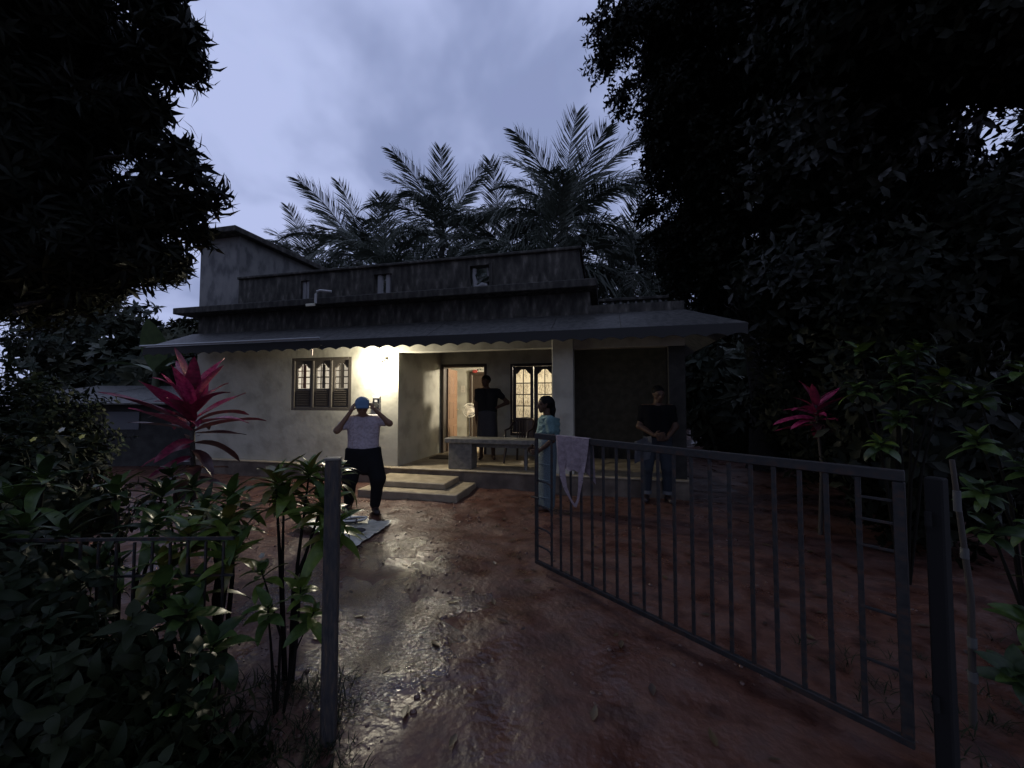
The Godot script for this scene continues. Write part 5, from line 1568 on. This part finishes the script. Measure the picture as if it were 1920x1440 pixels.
func build_shrubs() -> void:
	var g1 := M("wet leaf green", L(0, 0, 0), 0.36, {"spec": 0.35, "tone": [Color(0.06, 0.095, 0.015), Color(0.1, 0.14, 0.026)], "scale": 2.5, "freq": 0.03, "back": 0.35})
	var g2 := M("wet leaf deep green", L(0, 0, 0), 0.36, {"spec": 0.35, "tone": [Color(0.032, 0.06, 0.015), Color(0.065, 0.1, 0.026)], "scale": 2.5, "freq": 0.03, "back": 0.3})
	var g3 := M("wet leaf black green", L(0, 0, 0), 0.4, {"spec": 0.35, "tone": [Color(0.014, 0.026, 0.01), Color(0.03, 0.05, 0.016)], "scale": 2.5, "freq": 0.03, "back": 0.2})
	var gy := M("yellowing leaf", L(0, 0, 0), 0.4, {"tone": [Color(0.07, 0.075, 0.012), Color(0.12, 0.1, 0.02)], "scale": 3.0, "freq": 0.03, "back": 0.3})
	var lv := leaf_set(0.24, 0.034, 0.25, 0.06, 0.42, [0.5, 1.0, 1.5, 0.8])
	var y := gh(-1.45, -2.25)
	leafy_shrub("leafy shrub of long wet green leaves against the left of the square post", V(-1.22, y, -2.15), [V(-1.2, 1.13, -2.3), V(-1.32, 1.0, -2.25), V(-1.06, 0.96, -2.2), V(-1.12, 1.08, -2.4), V(-1.4, 1.08, -2.3), V(-0.98, 0.86, -2.15)], lv, [g1, g1, g1, g2, gy], 24, 0.012)
	leafy_shrub("leafy shrub on thin dark stems, second from the post", V(-1.62, y, -2.2), [V(-1.7, 0.98, -2.35), V(-1.62, 0.92, -2.25), V(-1.82, 0.88, -2.3), V(-1.55, 0.82, -2.1)], lv, [g1, g2, g2, gy], 16, 0.014)
	leafy_shrub("leafy shrub that hides the middle of the low fence", V(-1.55, y, -1.98), [V(-1.5, 0.92, -2.05), V(-1.66, 0.86, -2.0), V(-1.42, 0.78, -1.98), V(-1.72, 0.72, -1.95), V(-1.55, 0.64, -1.9)], lv, [g1, g1, g2, gy], 15, 0.01)
	leafy_shrub("leafy shrub at the foot of the left crimson plant", V(-3.1, y, -3.7), [V(-3.0, 0.75, -3.65), V(-3.25, 0.85, -3.7), V(-3.4, 0.7, -3.7), V(-2.85, 0.6, -3.6), V(-3.15, 0.55, -3.55)], lv, [g2, g3, g3], 15, 0.01)
	leafy_shrub("low leafy sprigs on bare twigs between the shrubs and the post", V(-1.15, y, -1.95), [V(-1.05, 0.62, -1.95), V(-1.18, 0.55, -1.9), V(-0.98, 0.5, -1.95), V(-1.28, 0.68, -2.0)], leaf_set(0.13, 0.03, 0.2, 0.05, 0.42, [0.6, 1.2]), [g2, g1], 12, 0.008)
	leafy_shrub("broad leaved plant low on the left with upright stems", V(-1.4, y, -1.75), [V(-1.45, 0.62, -1.75), V(-1.28, 0.5, -1.7), V(-1.6, 0.7, -1.8), V(-1.3, 0.3, -1.6)], leaf_set(0.19, 0.042, 0.2, 0.08, 0.4, [0.8, 1.4]), [g2, g3, g2], 10, 0.014)
	leafy_shrub("leafy shrub with arching leaves at the middle of the left edge", V(-2.2, y, -2.2), [V(-2.15, 0.98, -2.4), V(-2.35, 1.02, -2.3), V(-2.0, 0.85, -2.2), V(-2.4, 0.85, -2.1), V(-2.1, 0.72, -2.0)], lv, [g2, g3], 15, 0.014)
	leafy_shrub("shrub of dark arching leaves at the left edge of the picture", V(-2.6, y, -2.1), [V(-2.65, 1.12, -2.2), V(-2.85, 1.0, -2.2), V(-2.5, 0.9, -2.0), V(-2.7, 0.75, -1.9), V(-2.4, 0.65, -1.8)], lv, [g2, g3], 15, 0.014)
	# dense dark growth beneath and behind them
	var lm := M("dark leaf", L(1, 1, 1), 0.45)
	var bs := sprig(12, 0.3, 0.095, 0.019, 15, 4)
	for q in [[V(-2.6, 0.45, -1.7), V(0.75, 0.5, 0.35), 700, "dark low bush at the bottom left corner"], [V(-1.75, 0.28, -1.55), V(0.5, 0.34, 0.25), 300, "dark low growth under the leafy shrubs"], [V(-3.5, 0.65, -2.6), V(0.75, 0.65, 0.5), 600, "dark bush at the left edge below the mango tree"], [V(-5.9, 0.85, -4.6), V(1.0, 0.95, 0.6), 900, "dark bush beneath the mango tree crown"], [V(-1.25, 0.12, -1.45), V(0.3, 0.16, 0.2), 70, "low weeds at the bottom left beside the post"]]:
		var u := thing("undergrowth_bush", q[3], "bush", Transform3D.IDENTITY, "dark bushes on the left boundary")
		var g: Vector3 = q[0]
		put("stem", tubem([V(g.x, -0.1, g.z), V(g.x + 0.03, g.y * 0.7, g.z)], [0.02, 0.01], 6), M("shrub stem", L(0, 0, 0), 0.7), u)
		crown(u, [[g, q[1], q[2]]], bs, lm, 0.8, 1.15, 0.1, Color(0.012, 0.019, 0.009))
	# small yellow and white blooms
	var by := M("yellow petal", L(0.4, 0.36, 0.05), 0.5, {"back": 0.4})
	var bw := M("white petal", L(0.4, 0.4, 0.34), 0.5, {"back": 0.4})
	var pm := ST()
	for i in 5:
		leaf(pm, Transform3D(Basis(Vector3.UP, TAU * i / 5.0) * Basis(Vector3.RIGHT, -0.35), Vector3.ZERO), 0.032, 0.013, 0.4, 0.2, 3, 0.0, 0.55)
	var pmesh := pm.commit()
	var q2 := [[V(-2.72, 1.32, -2.2), by, "yellow flower at the far left, leftmost of the blooms"], [V(-2.62, 1.37, -2.25), bw, "pale flower above the yellow ones at the far left"], [V(-2.5, 1.33, -2.25), by, "yellow flower at the far left, rightmost of the blooms"], [V(-1.34, 0.71, -2.1), bw, "white flower low among the stems left of the post"]]
	for e in q2:
		var o := put("flower", pmesh, e[1], self, Transform3D(Basis(Vector3.RIGHT, 0.9).scaled(V(0.6, 0.6, 0.6)), e[0]))
		meta(o, e[2], "flower")
	# red cordylines
	var red := M("crimson leaf", L(0, 0, 0), 0.35, {"tone": [Color(0.1, 0.012, 0.03), Color(0.3, 0.014, 0.075), Color(0.4, 0.035, 0.11), Color(0.42, 0.09, 0.14)], "scale": 2.2, "freq": 0.02, "back": 0.5})
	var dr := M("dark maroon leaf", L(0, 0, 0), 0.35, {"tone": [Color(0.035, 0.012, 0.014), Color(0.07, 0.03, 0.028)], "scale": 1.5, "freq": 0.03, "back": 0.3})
	var red2 := M("dusky crimson leaf", L(0, 0, 0), 0.4, {"tone": [Color(0.06, 0.012, 0.02), Color(0.16, 0.012, 0.04), Color(0.24, 0.03, 0.07)], "scale": 2.2, "freq": 0.02, "back": 0.4})
	var cl := leaf_set(0.66, 0.088, 0.35, 0.09, 0.5, [0.15, 0.35, 0.6, 0.9], 8)
	var stem := M("cordyline stem", L(0.035, 0.028, 0.022), 0.8)
	var c1 := thing("cordyline", "tall plant with large crimson leaves at the left, before the house wall", "plant", Transform3D(Basis.IDENTITY, V(-3.3, gh(-3.3, -4.0), -4.0)))
	put("stem", tubem([V(0.05, -0.1, 0), V(0.02, 0.6, 0), V(-0.02, 1.4, 0)], [0.03, 0.024, 0.02], 8), stem, c1)
	whorl(c1, V(-0.02, 1.5, 0), Vector3.UP, 21, cl, [red, red, red2], 0.85, 1.3, 1.35, 0.3, 0.32)
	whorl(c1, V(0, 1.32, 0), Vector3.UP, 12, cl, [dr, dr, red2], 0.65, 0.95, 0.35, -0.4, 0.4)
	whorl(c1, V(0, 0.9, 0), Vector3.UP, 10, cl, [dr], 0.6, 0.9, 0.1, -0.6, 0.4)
	var c2 := thing("cordyline", "smaller plant with crimson leaves behind the hinge end of the gate", "plant", Transform3D(Basis.IDENTITY, V(3.55, gh(3.55, -4.5), -4.5)))
	put("stem", tubem([V(0, -0.1, 0), V(0.05, 0.8, 0), V(0.0, 1.5, 0)], [0.025, 0.02, 0.018], 8), stem, c2)
	whorl(c2, V(0, 1.5, 0), Vector3.UP, 15, cl, [red, red2], 0.45, 0.75, 1.15, 0.0, 0.2)
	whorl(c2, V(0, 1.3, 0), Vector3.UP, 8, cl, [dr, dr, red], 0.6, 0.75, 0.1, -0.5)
	whorl(c2, V(0.35, 1.2, 0.1), V(0.5, 1, 0).normalized(), 6, cl, [red, dr], 0.45, 0.6, 0.8, 0.0)
	# right hand leafy shrubs beyond and beside the hinge post
	var rl := leaf_set(0.17, 0.038, 0.2, 0.05, 0.45, [0.5, 1.0, 1.5])
	leafy_shrub("leafy bush with yellowish green leaf tips, above the hinge post", V(3.3, 0, -3.3), [V(3.0, 1.98, -3.3), V(3.25, 1.9, -3.2), V(3.5, 2.0, -3.3), V(3.15, 1.7, -3.15), V(3.4, 1.6, -3.1), V(2.95, 1.65, -3.3), V(3.2, 1.4, -3.2), V(3.6, 1.75, -3.2), V(3.05, 1.2, -3.2)], rl, [g2, g1, g2, g3], 16, 0.012)
	leafy_shrub("leafy bush at the right edge of the picture", V(3.3, 0, -2.5), [V(3.15, 1.6, -2.6), V(3.35, 1.75, -2.5), V(3.0, 1.3, -2.5), V(3.2, 1.15, -2.4), V(3.4, 1.3, -2.4), V(2.9, 1.0, -2.4), V(3.1, 0.8, -2.3)], rl, [g3, g2, g2], 15, 0.012)
	leafy_shrub("dark low plant beside the hinge post at the lower right", V(2.5, 0, -1.9), [V(2.45, 0.9, -2.0), V(2.6, 0.7, -1.9), V(2.4, 0.55, -1.8), V(2.55, 0.4, -1.75), V(2.3, 0.3, -1.8)], rl, [g3, g3, g2], 13, 0.012)
	# slim stake with pale patches of lichen beside the hinge post
	var sk := thing("pale_stake", "slim leaning stake with pale patches beside the hinge post", "stake", Transform3D(Basis.IDENTITY, V(2.2, 0, -1.9)))
	put("shaft", tubem([V(0.0, -0.1, 0), V(0.02, 0.6, 0.0), V(-0.02, 1.25, -0.02)], [0.014, 0.013, 0.01], 8), stem, sk)
	var pale := M("pale lichen", L(0.07, 0.07, 0.066), 0.9)
	for q in [[V(-0.012, 1.05, -0.012), 0.0145, 0.1], [V(0.006, 0.8, -0.006), 0.0155, 0.05], [V(0.016, 0.38, 0.0), 0.017, 0.05], [V(0.012, 0.22, 0.0), 0.018, 0.05]]:
		put("lichen_patch", tubem([q[0] - V(0, q[2] * 0.5, 0), q[0] + V(0, q[2] * 0.5, 0)], [q[1]], 8), pale, sk)
	# grass at the foot of the posts
	var bl := ST()
	for i in 9:
		leaf(bl, Transform3D(Basis(Vector3.UP, i * 2.4) * Basis(Vector3.RIGHT, -1.1 + 0.05 * i), V(0.02 * sin(i * 1.7), 0, 0.02 * cos(i * 1.7))), 0.07 + 0.015 * (i % 3), 0.0025, 0.9, 0.2, 3)
	var mm := MultiMesh.new()
	mm.transform_format = MultiMesh.TRANSFORM_3D
	mm.mesh = bl.commit()
	var spots := []
	while spots.size() < 900:
		var p := Vector2(rng.randf_range(-3.6, -0.35), rng.randf_range(-2.2, -1.2)) if rng.randf() < 0.6 else Vector2(rng.randf_range(1.25, 3.4), rng.randf_range(-2.6, -1.1))
		if p.x > -0.75 and p.x < 0 and rng.randf() < (p.x + 0.75) * 3.0 + maxf(0, -1.5 - p.y) * 2.0: continue
		if p.x > 0 and rng.randf() < (0.95 if p.x < 1.8 else 0.6): continue
		spots.append(p)
	mm.instance_count = spots.size()
	for i in spots.size():
		var sc := rng.randf_range(0.6, 1.3)
		mm.set_instance_transform(i, Transform3D(Basis(Vector3.UP, rng.randf() * TAU).scaled(V(sc, sc * rng.randf_range(0.6, 1.2), sc)), V(spots[i].x, gh(spots[i].x, spots[i].y) - 0.005, spots[i].y)))
	var mi := MultiMeshInstance3D.new()
	mi.name = "grass"
	mi.multimesh = mm
	mi.material_override = M("wet grass", L(0.012, 0.018, 0.008), 0.6, {"spec": 0.25})
	add_child(mi)
	meta(mi, "short dark grass at the foot of the gate posts and shrubs", "grass")
	mi.set_meta("kind", "stuff")

func build_litter() -> void:
	var s := ST()
	leaf(s, Transform3D(Basis.IDENTITY, V(0, 0.006, -0.04)), 0.09, 0.018, -0.3, 0.25, 3)
	var mm := MultiMesh.new()
	mm.transform_format = MultiMesh.TRANSFORM_3D
	mm.use_colors = true
	mm.mesh = s.commit()
	mm.instance_count = 260
	for i in 260:
		var x := rng.randf_range(-3.6, 3.6)
		var z := rng.randf_range(-6.2, -1.3)
		var sc := rng.randf_range(0.5, 1.2)
		mm.set_instance_transform(i, Transform3D((Basis(Vector3.UP, rng.randf() * TAU) * Basis(Vector3.BACK, rng.randf_range(-0.3, 0.3))).scaled(V(sc, sc, sc)), V(x, gh(x, z) + 0.004, z)))
		var v := rng.randf_range(0.5, 1.4)
		mm.set_instance_color(i, Color(0.06 * v, 0.04 * v, 0.02))
	var mi := MultiMeshInstance3D.new()
	mi.name = "fallen_leaves"
	mi.multimesh = mm
	mi.material_override = M("fallen leaf", Color.WHITE, 0.45, {"vcol": true})
	add_child(mi)
	meta(mi, "brown fallen leaves scattered over the wet yard", "leaves")
	mi.set_meta("kind", "stuff")

# ---------------------------------------------------------------- far things
func build_far() -> void:
	var lm := M("dark leaf", L(1, 1, 1), 0.45)
	var far := rosette(12, 0.42, 0.09, 1.2, 0.6, 31)
	var k := 0
	var tone := Color(0.03, 0.04, 0.03)
	for q in [[V(-24, 4.4, -22), V(4.5, 3.0, 2.5), 700, "distant round tree on the horizon at the far left"], [V(-19, 4.0, -23), V(3.4, 2.4, 2.0), 520, "distant tree on the horizon left of the banana leaves"], [V(-14.5, 3.7, -21), V(2.6, 2.2, 1.8), 420, "distant tree just left of the stair tower"], [V(-14.6, 9.2, -24), V(1.2, 2.2, 1.2), 160, "slim dark tree crown showing just right of the stair tower roof"], [V(-6, 4.5, -24), V(5, 4.0, 2), 1100, "tree mass behind the palms left of centre"], [V(2, 4.8, -23), V(5, 4.2, 2), 1100, "tree mass behind the palms at the centre"], [V(9, 5.5, -20), V(4.5, 5.0, 2), 1100, "tree mass behind the right end of the house"], [V(15, 5, -13), V(5, 5, 2), 1100, "tree mass beyond the right boundary"], [V(8.2, 1.6, -13.5), V(2.6, 2.0, 1.2), 520, "low tree right behind the house's right end"], [V(12.5, 1.8, -12.5), V(2.8, 2.2, 1.2), 560, "low tree on the right boundary beyond the jackfruit tree"], [V(6.6, 0.9, -10.8), V(1.5, 1.1, 0.8), 300, "low bush close behind the house's right rear corner"], [V(17, 2.2, -9.5), V(3, 2.6, 1.4), 560, "low tree at the far right of the boundary"], [V(-12.5, 1.6, -12.5), V(2.8, 1.8, 1.2), 520, "low tree behind the shed at the left"], [V(-13.5, 2.0, -7.5), V(2.4, 2.3, 1.4), 520, "low tree left of the shed, beyond the mango tree"]]:
		var t := thing("background_tree", q[3], "tree", Transform3D.IDENTITY, "trees beyond the house")
		var g: Vector3 = q[0]
		put("trunk", tubem([V(g.x, -0.3, g.z), V(g.x + 0.2, g.y * 0.6, g.z), V(g.x, g.y, g.z)], [0.25, 0.18, 0.1], 8), M("tree bark", L(0, 0, 0), 0.9), t)
		crown(t, [[g, q[1], q[2]]], far, lm, 0.9, 1.4, 0.1, tone)
		k += 1
	# banana plant over the roof line at the left
	var bn := thing("banana_plant", "banana plant with a broad upright leaf left of the house", "plant", Transform3D(Basis.IDENTITY, V(-10.2, 0, -11.0)))
	put("stem", tubem([V(0, -0.2, 0), V(0, 1.6, 0), V(0, 2.4, 0)], [0.14, 0.11, 0.06], 10), M("banana stem", L(0.05, 0.06, 0.03), 0.6), bn)
	var bg := M("banana leaf", L(0, 0, 0), 0.4, {"tone": [Color(0.05, 0.075, 0.03), Color(0.08, 0.11, 0.045)], "scale": 1.0, "back": 0.5})
	for e in [[0.4, 1.3, 1.6, 0.3], [2.0, 0.9, 1.5, 0.24], [3.6, 0.6, 1.6, 0.22], [5.0, 0.5, 1.4, 0.22], [1.2, 0.35, 1.5, 0.2]]:
		var s := ST()
		leaf(s, Transform3D.IDENTITY, e[2], e[3], 0.9 if e[1] < 1.2 else 0.3, 0.25, 8, 0.05, 0.6)
		fast("leaf", s.commit(), bg, bn, Transform3D(Basis(Vector3.UP, e[0]) * Basis(Vector3.RIGHT, -e[1]), V(0, 2.3, 0)))
	# low shed with sheet roof at the left
	var sd := thing("shed", "low dark shed with sloping sheet roof at the far left behind the mango tree", "shed", Transform3D(Basis(Vector3.UP, 0.1), V(-9.4, 0, -10.2)))
	var wl := M("shed wall", L(0, 0, 0), 0.9, {"tone": [Color(0.022, 0.022, 0.02), Color(0.045, 0.045, 0.042)], "scale": 0.6, "bump": 0.5, "bumpfreq": 0.05})
	put("wall", bxm(V(0, 0.65, 0), V(4.2, 1.5, 2.4), 0.01), wl, sd)
	for i in 6:
		put("roof_sheet", bxm(V(-2.05 + i * 0.82, 1.72 + 0.004 * (i % 2), 0.1), V(0.8, 0.03, 3.0), 0.0), M("weathered grey sheet", L(0, 0, 0), 0.6), sd, Transform3D(Basis(Vector3.RIGHT, 0.16), Vector3.ZERO))
	put("pale_panel", bxm(V(0.2, 1.05, 1.22), V(0.7, 0.42, 0.03), 0.005), M("blue grey panel", L(0.1, 0.107, 0.12), 0.6), sd)
	# tiled gable peeping over the parapet
	var gb := thing("roof_gable", "small dark gable roof peeping over the middle of the parapet", "roof", spot(1.42, 3.47, -3.6))
	put("gable_wall", bxm(V(0, 0.55, 0), V(0.9, 1.1, 0.8), 0.01), M("mildewed concrete", L(0, 0, 0), 0.9), gb)
	for sgn in [-1.0, 1.0]:
		var s := ST()
		box(s, V(0, 0, 0), V(0.85, 0.04, 1.1), 0.004)
		put("roof_slope", s.commit(), M("mildewed concrete", L(0, 0, 0), 0.9), gb, Transform3D(Basis(Vector3.BACK, -sgn * 0.45), V(sgn * 0.37, 1.28, 0)))
